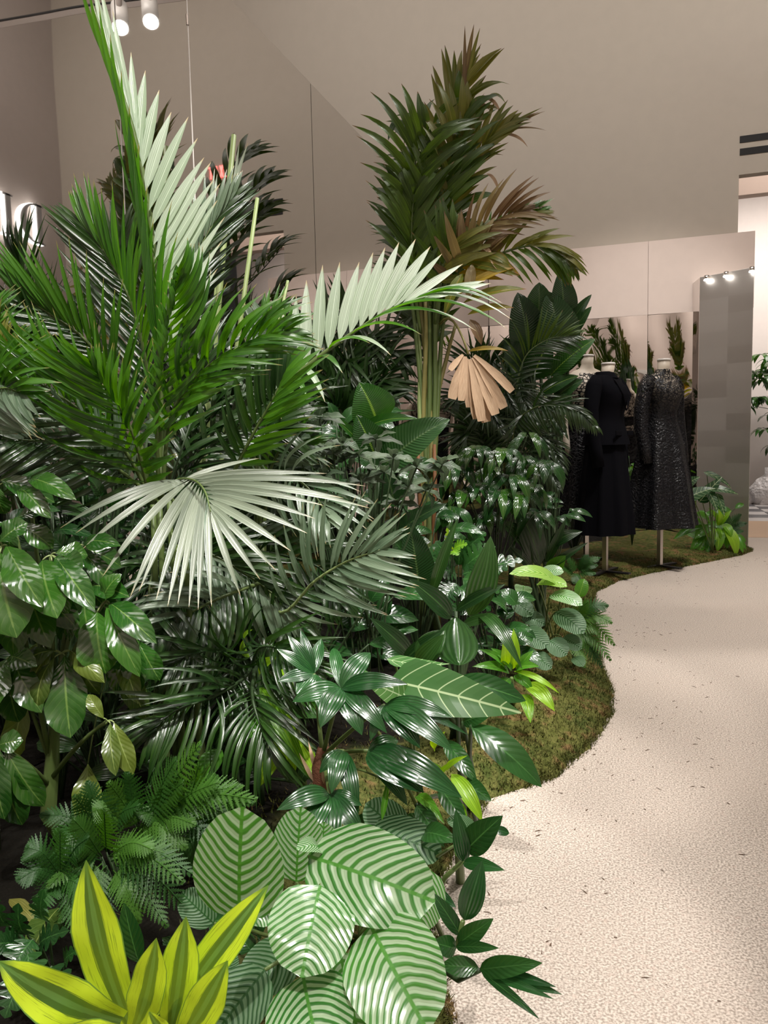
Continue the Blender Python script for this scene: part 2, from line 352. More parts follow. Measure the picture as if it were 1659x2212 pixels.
def frond(par, pts, n, Lpx, wpx, nrm, mat='areca', a0=62, a1=18, t0=.22, lift=.15, droop=.12, bows=(1, 2, 3), single=True, acc=None,
          rr=.006, smat='stem', lenprof=None, jit=.12, prof='blade', sides=(1, -1), mats=None, sidek=(1, 1)):
    """one feather frond: a rachis with leaflets on both sides; each leaflet its own sub-part when single, else gathered in acc"""
    W = [V(*p) if not isinstance(p, Vector) else p for p in pts]; Q = spline(W, 44); O = W[0]
    dm = sum((p-EYE).dot(FW) for p in W)/len(W); Lm = Lpx*dm/FPX; wm = wpx*dm/FPX*(.82 if mat.startswith('areca') else 1)
    mb = MB().tube([q-O for q in Q[::2]+[Q[-1]]], [rr*(1-.75*i/22) for i in range(23)], 5)
    if single: fr = mb.obj('frond', MAT[smat], par, O, True)
    else: acc['s'].tube(Q[::3]+[Q[-1]], [rr*(1-.75*i/15) for i in range(len(Q[::3])+1)], 4)
    for i in range(n):
        f = i/(n-1); t = t0+(1-t0)*f; k = min(42, int(t*43)); P = Q[k].lerp(Q[k+1], t*43-k)
        T = (Q[min(k+2, 43)]-Q[max(k-1, 0)]).normalized(); S = T.cross(nrm).normalized(); N = S.cross(T)
        ang = math.radians(a0+(a1-a0)*f**.8)
        lp = lenprof(f) if lenprof else (.62+.38*math.sin(PI*min(1, f*1.05)**.7))*(1-.35*max(0, f-.75)/.25)
        for si, sd in enumerate(sides):
            a = ang*(1+random.uniform(-jit, jit)); d = T*math.cos(a)+S*(sd*math.sin(a))+N*(lift+random.uniform(-jit, jit))+Vector((0, 0, -1))*droop*(1+random.uniform(-.5, .5))
            L = Lm*lp*random.uniform(.9, 1.08)*sidek[si]; tipx = P.x+d.normalized().x*L
            if tipx < -1.63: d.x += min(1.6, (-1.63-tipx)/L)
            mname = mats[si] if mats else mat
            me, lv, lf, lu = libleaf(prof, random.choice(bows), mname)
            M3 = leafletmat(d, N*.9+Vector((0, 0, .25)), wm*random.uniform(.85, 1.1), L)
            if single:
                o = bpy.data.objects.new('leaflet', me); COL.objects.link(o); o.parent = fr
                M4 = M3.to_4x4(); M4.translation = P-O; o.matrix_local = M4
            else:
                A = acc[mname]; vv = lv@np.array(M3).T+np.array(P); base = A['n']
                A['v'].append(vv); A['f'] += [tuple(q+base for q in ff) for ff in lf]; A['u'] += lu; A['n'] += len(vv)
    return fr if single else None
class Acc(dict):
    def __missing__(s, k): s[k] = MB() if k == 's' else {'v': [], 'f': [], 'u': [], 'n': 0}; return s[k]
def flush(acc, par, smat='stem_dark', name='inner_fronds'):
    O = wloc(par)
    for k, A in list(acc.items()):
        if k == 's':
            if A.v: o = link('inner_stalks', mesh('inner_stalks', [Vector(v)-O for v in A.v], A.f, A.u, True, [MAT[smat]]), par, O); o['kind'] = 'stuff'
        else:
            v = np.concatenate(A['v'])-np.array(O)
            o = link(name, mesh(name, v, A['f'], A['u'], True, [MAT[k]]), par, O); o['kind'] = 'stuff'
def toside(k, s=-1):
    """a frond-plane normal: facing the camera, turned sideways by k degrees (s = -1 to the left)"""
    a = math.radians(k); return (TOCAM*math.cos(a)+RT*(s*math.sin(a))).normalized()
def canes(par, base, tops, r=.012, mat='stem', name='cane'):
    """one upright cane per top point, from round the plant's base"""
    for t in tops:
        B = Vector(base)+Vector((random.uniform(-.05, .05), random.uniform(-.05, .05), 0)); T = V(*t) if not isinstance(t, Vector) else t
        n = 8; c = B.lerp(T, .45)+Vector((random.uniform(-.02, .02), 0, (T-B).length*.08)); pts = [B*(1-q)**2+c*2*q*(1-q)+T*q*q for q in [i/(n-1) for i in range(n)]]
        MB().tube([p-B for p in pts], [r*(1-.45*i/(n-1)) for i in range(n)], 7).obj(name, MAT[mat], par, B, True)

# ------------------------------------------------------------------ structure
t = NT('speckled_floor'); oc = t.coord()
n1 = t.noise(190, oc, 3); n2 = t.noise(60, oc, 3); n3 = t.noise(1.1, oc, 2)
vo = t.node('ShaderNodeTexVoronoi', feature='F1'); vo.inputs['Scale'].default_value = 150; t.put(vo.inputs['Vector'], oc)
vd = t.node('ShaderNodeTexVoronoi', feature='F1'); vd.inputs['Scale'].default_value = 17; t.put(vd.inputs['Vector'], oc)
c = t.mix(t.ss(n1, .33, .66), (.27, .225, .185), (.66, .58, .505))
c = t.mix(t.M('MULTIPLY', t.ss(n2, .56, .70), .35), c, (.50, .37, .31))
c = t.mix(t.M('MULTIPLY', t.ss(n3, .4, .7), .22), c, (.60, .50, .42))
c = t.mix(t.ss(t.M('ADD', vd.outputs['Distance'], t.M('MULTIPLY', n2, .10)), .115, .095), c, (.12, .085, .06))
t.bump(t.M('ADD', n1, t.M('MULTIPLY', vo.outputs['Distance'], .6)), .55, .004)
M_FLOOR = t.fin(c, .62, 0, .35)
M_GREY = plain('warm_grey_wall', (.46, .41, .345), .8, 0, .03)
M_GREYL = plain('dim_grey_wall', (.42, .365, .33), .8)
M_PINK = plain('pale_pink_paint', (.70, .585, .52), .6)
M_WHITEP = plain('white_pink_paint', (.86, .76, .70), .6)
M_CEIL = plain('grey_ceiling_paint', (.50, .44, .40), .85)
M_BLACK = plain('black_slot', (.006, .006, .006), .7); M_DARK = plain('dark_metal', (.03, .03, .032), .4, .8)
M_STEEL = plain('brushed_steel', (.62, .58, .54), .28, 1.0); M_WHITE = plain('white_lacquer', (.75, .72, .68), .35)
t = NT('mirror_polish'); t.bump(t.noise(1.3, t.coord(), 1), .035, .05); M_MIR = t.fin((.58, .56, .545), .015, 1.0)
t = NT('wavy_mirror'); t.bump(t.noise(1.7, t.coord(), 1), .16, .06); M_WAVY = t.fin((.80, .77, .75), .02, 1.0)
t = NT('silver_leaf'); oc = t.coord(); x = t.node('ShaderNodeSeparateXYZ'); t.put(x.inputs[0], oc)
bt = t.node('ShaderNodeTexWhiteNoise', noise_dimensions='3D')
t.put(bt.inputs['Vector'], t.vec(t.M('FLOOR', t.M('MULTIPLY', t.M('ADD', x.outputs[0], x.outputs[1]), 6.2)), 0.0, t.M('FLOOR', t.M('MULTIPLY', x.outputs[2], 6.2))))
c = t.mix(bt.outputs['Value'], (.88, .85, .81), (.93, .90, .86)); M_LEAFMETAL = t.fin(c, .30, 1.0)
t.put(t.b.inputs['Roughness'], t.M('ADD', .36, t.M('MULTIPLY', bt.outputs['Value'], .05)))

def struct(name, mb, mat, smooth=False, label=None):
    o = mb.obj(name, mat, None, (0, 0, 0), smooth); o['kind'] = 'structure'
    if label: o['label'] = label
    return o
YB = 8.75; YW = 8.86; CH = 7.6
struct('floor', MB().box(-6.0, 4.3, -3.6, 8.86, -.12, 0), M_FLOOR, label='pale speckled resin floor curving past the planting')
struct('ceiling', MB().box(-6.0, 4.3, -3.6, 15.2, CH, CH+.1), M_CEIL)
struct('wall_right', MB().box(4.2, 4.3, -3.6, 8.86, 0, CH), M_GREYL)
struct('wall_rear', MB().box(-6.0, 4.3, -3.7, -3.6, 0, CH), M_PINK)
struct('wall_side', MB().box(-6.1, -6.0, -3.7, 8.9, 0, CH), M_GREYL)
# grey wall behind, with the tall portal at its right
P = lambda px, py: (lambda q: EYE+q*(YW/q.y))(ray(px, py))
jx = P(1595, 440).x; hz = P(1595, 378).z
wf = MB(); wf.box(-6.0, jx, YW, YW+.12, 0, CH); wf.box(jx, 4.3, YW, YW+.12, hz, CH); wf.box(jx+2.2, 4.3, YW, YW+.12, 0, hz)
wall = struct('wall_far', wf, M_GREY, label='tall warm grey wall above the mirrored partition')
for py in (302, 329):
    a = P(1598, py); o = MB().box(a.x, a.x+2.6, YW-.006, YW-.001, a.z-.033, a.z+.033).obj('air_slot', M_BLACK, wall)
# the room beyond the portal: pale wall, dropped header, wooden threshold, chequered floor
struct('wall_beyond', MB().box(-1.0, 5.0, 15.0, 15.1, 0, CH), M_WHITEP)
tz = P(1598, 422).z
struct('trim_1', MB().box(jx-.4, 4.3, 12.6, 12.8, EYE.z+(tz-EYE.z)*12.6/YW, CH), plain('pinkish_header', (.66, .50, .41), .7), label='dropped pinkish header in the room beyond the portal')
struct('trim_2', MB().box(jx-.4, 4.3, YW, 10.5, -.1, .003), plain('pale_oak', (.55, .36, .22), .45), label='pale wood threshold strip at the portal')
t = NT('grey_marble'); nm = t.noise(6, t.coord(), 5); M_MARBD = t.fin(t.mix(t.ss(nm, .3, .7), (.05, .055, .065), (.16, .16, .17)), .25)
t = NT('white_marble'); nm = t.noise(5, t.coord(), 5); M_MARBW = t.fin(t.mix(t.ss(nm, .3, .7), (.62, .57, .55), (.74, .70, .67)), .25)
fb = struct('floor_beyond', MB().box(jx-.6, 4.3, 10.5, 15.0, -.1, -.012), M_MARBD)
meW = MB().box(-.206, .206, -.206, .206, -.012, 0).mesh('tile', M_MARBW, False); meD = MB().box(-.206, .206, -.206, .206, -.012, 0).mesh('tile', M_MARBD, False)
for i in range(6):
    for j in range(10):
        px_, py_ = .95+i*.42, 10.73+j*.42
        link('tile', meW if (i+j) % 2 else meD, fb, (px_, py_, 0))
# left mirror wall: a core and its panels with open joints
wl = struct('wall_left', MB().box(MIRX-.10, MIRX-.012, -1.0, YB+.1, 0, 2.965), M_PINK, label='mirror-clad partition behind the planting')
yj = [-1.0, 1.35, 3.88, 6.35, YB]
for i in range(4):
    MB().box(MIRX-.011, MIRX, yj[i]+.003, yj[i+1]-.003, 0, 2.972).obj('mirror_panel', M_MIR, wl)
# back partition: upper panels painted pink for the mirror's reflection, real mirrors below
xr = .955
MB()
xr = P(1631, 500).x*YB/YW; HB = EYE.z+(P(1631, 500).z-EYE.z)*YB/YW
wb = struct('wall_back', MB().box(MIRX+.002, xr-.004, YB, YB+.09, 0, HB-.005), M_PINK, label='partition with wavy mirror panels below, pink reflection painted above')
fx = (MIRX+.002, P(1400, 600).x*YB/YW, xr)
for i in range(2): MB().box(fx[i]+.0015, fx[i+1]-.0015, YB-.03, YB-.001, 2.36, HB).obj('upper_panel', M_PINK, wb)
def wavypanel(x0, x1, rot, top):
    nx, nz = 10, 24; wv = math.tan(math.radians(rot)); mb = MB(); vs = []
    for k in range(nz+1):
        for i in range(nx+1):
            x = x0+(x1-x0)*i/nx; z = .02+(top-.02)*k/nz
            vs.append((x, YB-.03-wv*(x-x0)+.006*math.sin(3*z+9*x)*math.sin(PI*i/nx), z))
    fs = [(k*(nx+1)+i, k*(nx+1)+i+1, (k+1)*(nx+1)+i+1, (k+1)*(nx+1)+i) for k in range(nz) for i in range(nx)]
    nn = len(vs); vs += [(x, YB-.004, z) for x, y, z in vs]
    fs += [tuple(q+nn for q in f[::-1]) for f in fs]
    mb.add(vs, fs); return mb.obj('mirror_panel', M_WAVY, wb, (0, 0, 0), True)
wavypanel(-.80, fx[1]-.003, 2, 2.355); wavypanel(fx[1]+.003, .47, 5, 2.355); wavypanel(MIRX+.01, -.81, 1, 2.355)
# silver-leaf column closing the niche on the right
C0 = onfloor(1616, 1180); q = ray(1512, 599); C1 = EYE+q*((2.65-EYE.z)/q.z)
col = MB().prism([(C0.x, C0.y), (C0.x-.002, YB-.034), (.455, YB-.034), (C1.x, C1.y)], 0, 2.652).obj('trim_3', M_LEAFMETAL); bevel(col, .004)
tagit(col, 'silver-leaf metal column closing the mirrored niche', kind='structure')
sp = MB(); sp.add([(C1.x-.003, C1.y+.004, .01), (.452, YB-.036, .01), (.452, YB-.036, 2.645), (C1.x-.003, C1.y+.004, 2.645), (C1.x, C1.y+.004, .01), (.456, YB-.035, .01), (.456, YB-.035, 2.645), (C1.x, C1.y+.004, 2.645)],
    [(0, 3, 2, 1), (4, 5, 6, 7), (0, 1, 5, 4), (2, 3, 7, 6), (1, 2, 6, 5), (3, 0, 4, 7)]); sp.obj('mirror_side', M_WAVY, col)
# rear-wall door casing (seen in the mirrors)
dr = MB(); dr.box(-.9, -.78, -3.6, -3.54, 0, 2.5); dr.box(.3, .42, -3.6, -3.54, 0, 2.5); dr.box(-.9, .42, -3.6, -3.54, 2.38, 2.5)
d1 = struct('door_1', dr, M_WHITE); MB().box(-.77, .29, -3.6, -3.57, 0, 2.37).obj('door_leaf', M_WHITEP, d1); MB().box(.2, .24, -3.57, -3.50, 1.0, 1.14).obj('door_handle', M_BLACK, d1)

# ------------------------------------------------------------------ lamps, sign, wire
t = NT('lamp_glow'); M_GLOW = t.emit((1, .95, .88), 22)
for i, (px, py) in enumerate(((1525, 597), (1563, 588), (1611, 577))):
    f_ = (px-1512)/104.; X = C1.x+(C0.x-C1.x)*f_; Y = C1.y+(C0.y-C1.y)*f_-.035
    r_ = thing('niche_spotlight', ['small bright spotlight at the left end of the silver column top', 'small bright spotlight at the middle of the silver column top', 'small bright spotlight at the right end of the silver column top'][i], 'spotlight', (X, Y, 2.60), 'spotlights along the silver column')
    MB().rings([(.012, .022, .022, 0, 0), (.05, .022, .022, 0, 0)], 14).obj('lamp_body', M_STEEL, r_, (X, Y, 2.60), True)
    MB().rings([(0, .026, .026, 0, 0), (.011, .026, .026, 0, 0)], 14).obj('lens', M_GLOW, r_, (X, Y, 2.60), True)
# ceiling track with cylinder spots: they stand out of frame, seen only in the left mirror
def unmirror(px, py, z):
    p = onfloor(px, py, z); p.x = 2*MIRX-p.x; return p
A = unmirror(-40, 66, 5.62); B = unmirror(470, -8, 5.62); tv = (B-A).normalized()
tr = thing('lighting_track', 'grey ceiling lighting track reflected in the dark mirror', 'track', (A.x, A.y, 5.62))
MB().tube([Vector((0, 0, .04)), (B-A)+Vector((0, 0, .04))], .035, 4).obj('rail', M_GREYL, tr, A)
MB().tube([Vector((0, 0, .085))+tv*.02, (B-A)+Vector((0, 0, .085))], .012, 6).obj('cable', M_BLACK, tr, A)
for i, (px, py) in enumerate(((326, 30), (258, 45))):
    c_ = unmirror(px, py, 5.3)
    r_ = thing('track_spotlight', ['lit white cylinder spotlight under the track in the mirror', 'white cylinder spotlight partly hidden by the upright frond'][i], 'spotlight', (c_.x, c_.y, 5.3), None)
    tlt = Vector((-.35, -.5, -1)).normalized()
    MB().tube([Vector((0, 0, .36)), tlt*.0+Vector((0, 0, .0))], .03, 8).obj('mount', M_GREYL, r_, c_, True)
    MB().tube([-tlt*.22, tlt*.12], [.085, .085], 20).obj('lamp_body', M_WHITE, r_, c_, True)
    MB().tube([tlt*.121, tlt*.135], [.075, .075], 20).obj('lens', M_GLOW, r_, c_, True)
# lit serif sign on the right wall; the left mirror shows the end of it reversed
def stroke(mb, poly, d=.05): n = len(poly); mb.add([(0, -x, z) for x, z in poly]+[(-d, -x, z) for x, z in poly], [tuple(range(n)), tuple(range(2*n-1, n-1, -1))]+[(i, n+i, n+(i+1) % n, (i+1) % n) for i in range(n)])
def bar(mb, x0, x1, z0, z1): stroke(mb, [(x0, z0), (x1, z0), (x1, z1), (x0, z1)])
def bowl(mb, cx, cz, rx, rz, tk, a0, a1, n=20):
    for i in range(n):
        p = []
        for a, s in ((a0+(a1-a0)*i/n, 1), (a0+(a1-a0)*(i+1)/n, 1), (a0+(a1-a0)*(i+1)/n, 0), (a0+(a1-a0)*i/n, 0)):
            th = .16*tk+.84*tk*abs(math.cos(a))**1.5; p.append((cx+(rx-(0 if s else th))*math.cos(a), cz+(rz-(0 if s else .2*tk))*math.sin(a)))
        stroke(mb, p)
def letter(ch):
    mb = MB(); h = .42
    if ch in 'DIR':
        bar(mb, .03, .10, 0, h); bar(mb, 0, .13, 0, .02); bar(mb, 0, .13, h-.02, h)
    if ch == 'D': bowl(mb, .10, h/2, .24, h/2, .085, -PI/2, PI/2)
    if ch == 'O': bowl(mb, .21, h/2, .21, h/2+.005, .085, 0, 2*PI, 36)
    if ch == 'R': bowl(mb, .10, h*.75, .17, h/4, .07, -PI/2, PI/2); stroke(mb, [(.14, h*.52), (.22, h*.52), (.36, 0), (.27, 0)]); bar(mb, .24, .40, 0, .02)
    return mb
t = NT('lit_letter'); M_LET = t.emit((1, .98, .95), 4); t = NT('letter_face'); M_FACE = t.fin((.30, .29, .28), .4)
s0 = unmirror(88, 512, 0); sy, szz = 8.34, 3.72
sg = thing('wall_sign', 'white illuminated serif letters reflected reversed at the left edge', 'sign', (4.14, sy, szz))
yy = 0
for ch, adv in zip('DIOR', (.42, .22, .52, .42)):
    mb = letter(ch); o = mb.obj('letter', M_LET, sg, (4.14, sy+yy, szz)); o.scale = (1, 1.2, 1.2)
    fc = link('letter_face', o.data.copy(), o, (4.075, sy+yy, szz)); fc.data.materials[0] = M_FACE; fc.scale = (.3, .96, .985)
    yy -= adv*1.2
# red exit letters, glimpsed through the reflected palm
t = NT('red_glow'); M_RED = t.emit((1, .05, .04), 5)
EXP = (1.60, YW-.002, 4.44)
ex = thing('exit_sign', 'small red lit exit letters seen through the reflected palm', 'sign', EXP)
def elet(ch, x):
    mb = MB(); h, wd, s = .15, .065, .019
    def b(x0, x1, z0, z1): mb.box(x+x0, x+x1, -.012, 0, z0, z1)
    if ch == 'E': b(0, s, 0, h); b(s, wd, 0, s); b(s, wd*.85, h/2-s/2, h/2+s/2); b(s, wd, h-s, h)
    if ch == 'I': b(wd/2-s/2, wd/2+s/2, 0, h)
    if ch == 'T': b(wd/2-s/2, wd/2+s/2, 0, h-s); b(0, wd, h-s, h)
    if ch == 'X':
        for sg_ in (1, -1):
            vs = [(x+wd/2+sg_*(-wd/2), 0), (x+wd/2+sg_*(-wd/2+s*1.2), 0), (x+wd/2+sg_*(wd/2), h), (x+wd/2+sg_*(wd/2-s*1.2), h)]
            mb.add([(a, y, z) for y in (-.012, 0) for a, z in vs], [(0, 1, 2, 3), (7, 6, 5, 4), (0, 4, 5, 1), (1, 5, 6, 2), (2, 6, 7, 3), (3, 7, 4, 0)])
    return mb
for i, ch in enumerate('EXIT'): elet(ch, i*.085).obj('letter', M_RED, ex, EXP)

# thin hanging wire in front of the mirror
wt = V(392, -30, 2.72); wbm = V(416, 300, 2.72)
hw = thing('hanging_wire', 'thin pale wire hanging before the dark mirror', 'wire', (wbm.x, wbm.y, .12))
MB().tube([(0, 0, 0), (0, 0, CH-.12)], .0022, 5).obj('cable', M_WHITE, hw, (wbm.x, wbm.y, .12)); 
MB().rings([(-.018, .005, .005, 0, 0), (.018, .005, .005, 0, 0)], 8).obj('clip', M_STEEL, hw, (wbm.x, wbm.y, V(397, 55, 2.72).z))

# ------------------------------------------------------------------ moss bed
t = NT('moss'); oc = t.coord(); n1 = t.noise(4.5, oc, 4); n2 = t.noise(38, oc, 3); n3 = t.noise(13, oc, 3)
c = t.mix(t.ss(n1, .36, .62), (.045, .062, .014), (.085, .092, .022)); c = t.mix(t.ss(n2, .35, .7), c, (.12, .12, .035))
c = t.mix(t.M('MULTIPLY', t.ss(n3, .52, .66), .7), c, (.19, .105, .05))
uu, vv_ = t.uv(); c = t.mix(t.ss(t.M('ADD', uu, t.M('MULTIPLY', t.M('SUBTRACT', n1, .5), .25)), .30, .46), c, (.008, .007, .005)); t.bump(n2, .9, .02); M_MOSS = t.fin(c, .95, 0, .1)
ys = np.concatenate([np.arange(-.6, 2.0, .07), np.arange(2.0, 4.2, .045), np.arange(4.2, 6.0, .09), np.arange(6.0, 8.2, .045), [8.3, 8.5, 8.66]]); NS = 26
vs = []; fs = []; us_ = []
for i, y in enumerate(ys):
    ex_ = edge_x(y)+.012*math.sin(31*y)+.008*math.sin(67*y+1)
    lim = MIRX+.004 
    for j in range(NS):
        f_ = (j/(NS-1))**1.8; x = ex_+(lim-ex_)*f_
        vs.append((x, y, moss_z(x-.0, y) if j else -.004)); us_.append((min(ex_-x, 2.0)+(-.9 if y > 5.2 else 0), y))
for i in range(len(ys)-1):
    for j in range(NS-1): a = i*NS+j; fs.append((a, a+NS, a+NS+1, a+1))
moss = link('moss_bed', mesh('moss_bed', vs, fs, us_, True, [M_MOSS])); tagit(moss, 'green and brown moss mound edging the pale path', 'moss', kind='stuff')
def mossfuzz(n=52000):
    y = np.concatenate([rng.uniform(1.0, 4.6, int(n*.62)), rng.uniform(4.6, 8.4, int(n*.38))]); ex_ = np.interp(y, _ey, _ex); s = np.abs(rng.normal(0, .24, n))*1.0
    s[:n//6] = rng.uniform(-.012, .02, n//6); rng.shuffle(s); x = ex_-s; z = np.array([moss_z(a, b) for a, b in zip(x, y)])
    a = rng.uniform(0, 2*PI, n); ln = rng.uniform(.010, .028, n); tl = rng.uniform(.3, 1.5, n); hw_ = rng.uniform(.0012, .0028, n)
    dx, dy = np.cos(a), np.sin(a); base = np.stack([x, y, z-.003], 1); sd = np.stack([-dy*hw_, dx*hw_, 0*a], 1)
    tip = base+np.stack([dx*np.sin(tl)*ln, dy*np.sin(tl)*ln, np.cos(tl)*ln+.002], 1)
    v = np.empty((n*3, 3)); v[0::3] = base-sd; v[1::3] = base+sd; v[2::3] = tip
    me = bpy.data.meshes.new('moss_strands'); me.from_pydata(v.tolist(), [], np.arange(n*3).reshape(-1, 3).tolist()); me.materials.append(M_MOSS)
    o = link('moss_strands', me, moss); o['kind'] = 'stuff'
mossfuzz()
# fallen needles and grit on the floor
gm = MB()
for i in range(240):
    y = random.uniform(1.3, 7.5); x = edge_x(y)+abs(random.gauss(0, .28))+.015
    a = random.uniform(0, PI); l_ = random.uniform(.003, .012); wd = random.uniform(.001, .0025); dx, dy = math.cos(a), math.sin(a)
    gm.add([(x-dx*l_-dy*wd, y-dy*l_+dx*wd, .0005), (x-dx*l_+dy*wd, y-dy*l_-dx*wd, .0005), (x+dx*l_, y+dy*l_, .002), (x, y, .003)], [(0, 1, 3), (1, 2, 3), (2, 0, 3)])
gr = gm.obj('floor_litter', plain('brown_litter', (.10, .06, .035), .9)); tagit(gr, 'scattered brown needles and grit on the pale floor', 'litter', kind='stuff')

# ------------------------------------------------------------------ mannequins
M_SKIN = plain('ivory_mannequin', (.66, .58, .47), .45)
t = NT('black_wool'); t.bump(t.noise(300, t.coord(), 2), .2, .002); M_WOOL = t.fin((.003, .003, .0045), .9, 0, .06)
def lacemat(name, sc, th, col, open_lo, open_hi):
    t = NT(name); oc = t.coord(); wz = t.noise(5, oc, 2, 1)
    ad = t.node('ShaderNodeVectorMath', operation='MULTIPLY_ADD'); t.put(ad.inputs[0], wz); ad.inputs[1].default_value = (.10, .10, .10); t.put(ad.inputs[2], oc)
    vo = t.node('ShaderNodeTexVoronoi', feature='DISTANCE_TO_EDGE'); vo.inputs['Scale'].default_value = sc; t.put(vo.inputs['Vector'], ad.outputs[0])
    hole = t.ss(vo.outputs['Distance'], th, th+.05)
    z = t.node('ShaderNodeSeparateXYZ'); t.put(z.inputs[0], oc)
    dens = t.ss(t.M('ADD', z.outputs[2], t.M('MULTIPLY', t.noise(7, oc, 2), .35)), open_lo, open_hi)
    op = t.M('MULTIPLY', hole, dens)
    t.bump(vo.outputs['Distance'], .9, .01); sq = t.noise(160, oc, 1)
    t.fin(t.mix(t.ss(sq, .64, .72), col, (.07, .07, .08)), .36, 0, .22)
    tr = t.node('ShaderNodeBsdfTransparent'); mx = t.node('ShaderNodeMixShader'); t.put(mx.inputs[0], op)
    t.t.links.new(t.b.outputs[0], mx.inputs[1]); t.t.links.new(tr.outputs[0], mx.inputs[2]); t.t.links.new(mx.outputs[0], t.o.inputs[0]); return t.m
M_LACE = lacemat('black_lace', 34, .07, (.004, .004, .005), .55, 1.55)
M_LACE2 = lacemat('sequinned_black_lace', 40, .11, (.006, .006, .007), 1.32, 1.85)
t = NT('black_tulle'); M_TULLE = t.fin((.004, .004, .005), .9, 0, .1)

def body(r_, H, arms=()):
    """headless torso: x is forward, y is to its left"""
    mb = MB(); s = H/1.67
    mb.rings([(.95*s, .11, .155, 0, 0), (1.06*s, .118, .165, -.01, 0), (1.16*s, .095, .135, 0, 0), (1.25*s, .082, .115, .01, 0), (1.33*s, .10, .128, .02, 0), (1.40*s, .118, .142, .03, 0), (1.46*s, .10, .155, .015, 0),
              (1.515*s, .072, .160, 0, 0), (1.545*s, .055, .115, 0, 0), (1.565*s, .050, .062, .005, 0), (1.60*s, .046, .048, .012, 0), (1.655*s, .050, .050, .018, 0)], 28)
    mb.obj('torso', M_SKIN, r_, wloc(r_), True)
    MB().rings([(1.656*s, .053, .053, .018, 0), (1.668*s, .053, .053, .018, 0), (1.673*s, .047, .047, .018, 0)], 24).obj('neck_cap', M_WHITE, r_, wloc(r_), True)
def stand(r_, H, top, pw=.017):
    MB().box(-pw, pw, -pw, pw, .012, top).obj('pole', M_STEEL, r_, wloc(r_))
    b = MB(); b.box(-.20, .20, -.022, .022, 0, .012); b.box(-.022, .022, -.20, .20, .0, .0125); o = b.obj('cross_base', M_DARK, r_, wloc(r_)); bevel(o, .002)
def sleeve(r_, name, mat, pts, rads): MB().tube([Vector(p) for p in pts], rads, 16).obj(name, mat, r_, wloc(r_), True)
def turn(r_, deg):
    for o in r_.children: o.rotation_euler = (0, 0, math.radians(deg))
def base_at(px, py):
    z = .05
    for _ in range(8): q = onfloor(px, py, z); z = moss_z(q.x, q.y)
    return q
def folds(k, amp, ph=0.): return lambda i, a: 1+amp(i)*(math.sin(k*a+ph)+.45*math.sin((k*2+1)*a+1.7*ph+.6*i*.3))
# 1: sleeveless lace dress, ivory arms
b1 = base_at(1266, 1208); z1 = b1.z
m1 = thing('mannequin', 'headless ivory mannequin in sleeveless black lace dress behind the palm frond', 'mannequin', (b1.x, b1.y, moss_z(b1.x, b1.y)), 'mannequins in black')
body(m1, 1.71); stand(m1, 1.7, 1.0)
for sd in (1, -1): sleeve(m1, 'arm', M_SKIN, [(0, sd*.150, 1.535), (-.005, sd*.192, 1.43), (-.01, sd*.205, 1.25), (.02, sd*.21, 1.12), (.05, sd*.20, 1.0), (.07, sd*.19, .88)], [.045, .046, .038, .034, .028, .020])
MB().rings([(.40, .33, .35, 0, 0), (.55, .30, .32, 0, 0), (.80, .235, .26, 0, 0), (1.0, .165, .205, 0, 0), (1.1, .13, .175, 0, 0), (1.20, .10, .14, 0, 0), (1.28, .09, .122, .01, 0), (1.36, .108, .137, .02, 0), (1.43, .126, .150, .03, 0), (1.49, .108, .160, .015, 0), (1.535, .085, .158, 0, 0), (1.56, .075, .13, 0, 0)],
    48, False, folds(7, lambda i: [.10, .09, .07, .04, .02, .008, 0, 0, 0, 0, 0, 0][i])).obj('lace_dress', M_LACE, m1, wloc(m1), True)
MB().rings([(.46, .25, .27, 0, 0), (.80, .19, .215, 0, 0), (1.0, .145, .185, 0, 0), (1.2, .096, .135, 0, 0), (1.28, .086, .118, .01, 0)], 40, False).obj('underskirt', M_TULLE, m1, wloc(m1), True)
turn(m1, -60)
# 2: wool jacket and long skirt
b2 = base_at(1307, 1236)
m2 = thing('mannequin', 'headless mannequin in plain black jacket and long pleated skirt', 'mannequin', (b2.x, b2.y, moss_z(b2.x, b2.y)), 'mannequins in black')
body(m2, 1.60); stand(m2, 1.6, 1.0)
MB().rings([(.305, .215, .235, 0, 0), (.45, .205, .222, 0, 0), (.70, .175, .20, 0, 0), (.95, .145, .178, 0, 0), (1.05, .125, .165, 0, 0), (1.15, .10, .14, 0, 0)], 60, False,
    folds(9, lambda i: [.07, .065, .05, .03, .015, 0][i])).obj('skirt', M_WOOL, m2, wloc(m2), True)
MB().rings([(.985, .172, .215, 0, 0), (1.06, .155, .20, 0, 0), (1.14, .125, .165, .005, 0), (1.20, .112, .148, .01, 0), (1.28, .128, .155, .02, 0), (1.35, .145, .170, .03, 0), (1.42, .125, .185, .015, 0), (1.465, .095, .19, .0, 0), (1.495, .075, .14, -.005, 0), (1.51, .066, .09, -.005, 0)],
    40, False).obj('jacket', M_WOOL, m2, wloc(m2), True)
MB().rings([(1.485, .088, .100, .002, 0), (1.525, .070, .078, -.008, 0), (1.535, .064, .070, -.012, 0)], 28, False).obj('collar', M_WOOL, m2, wloc(m2), True)
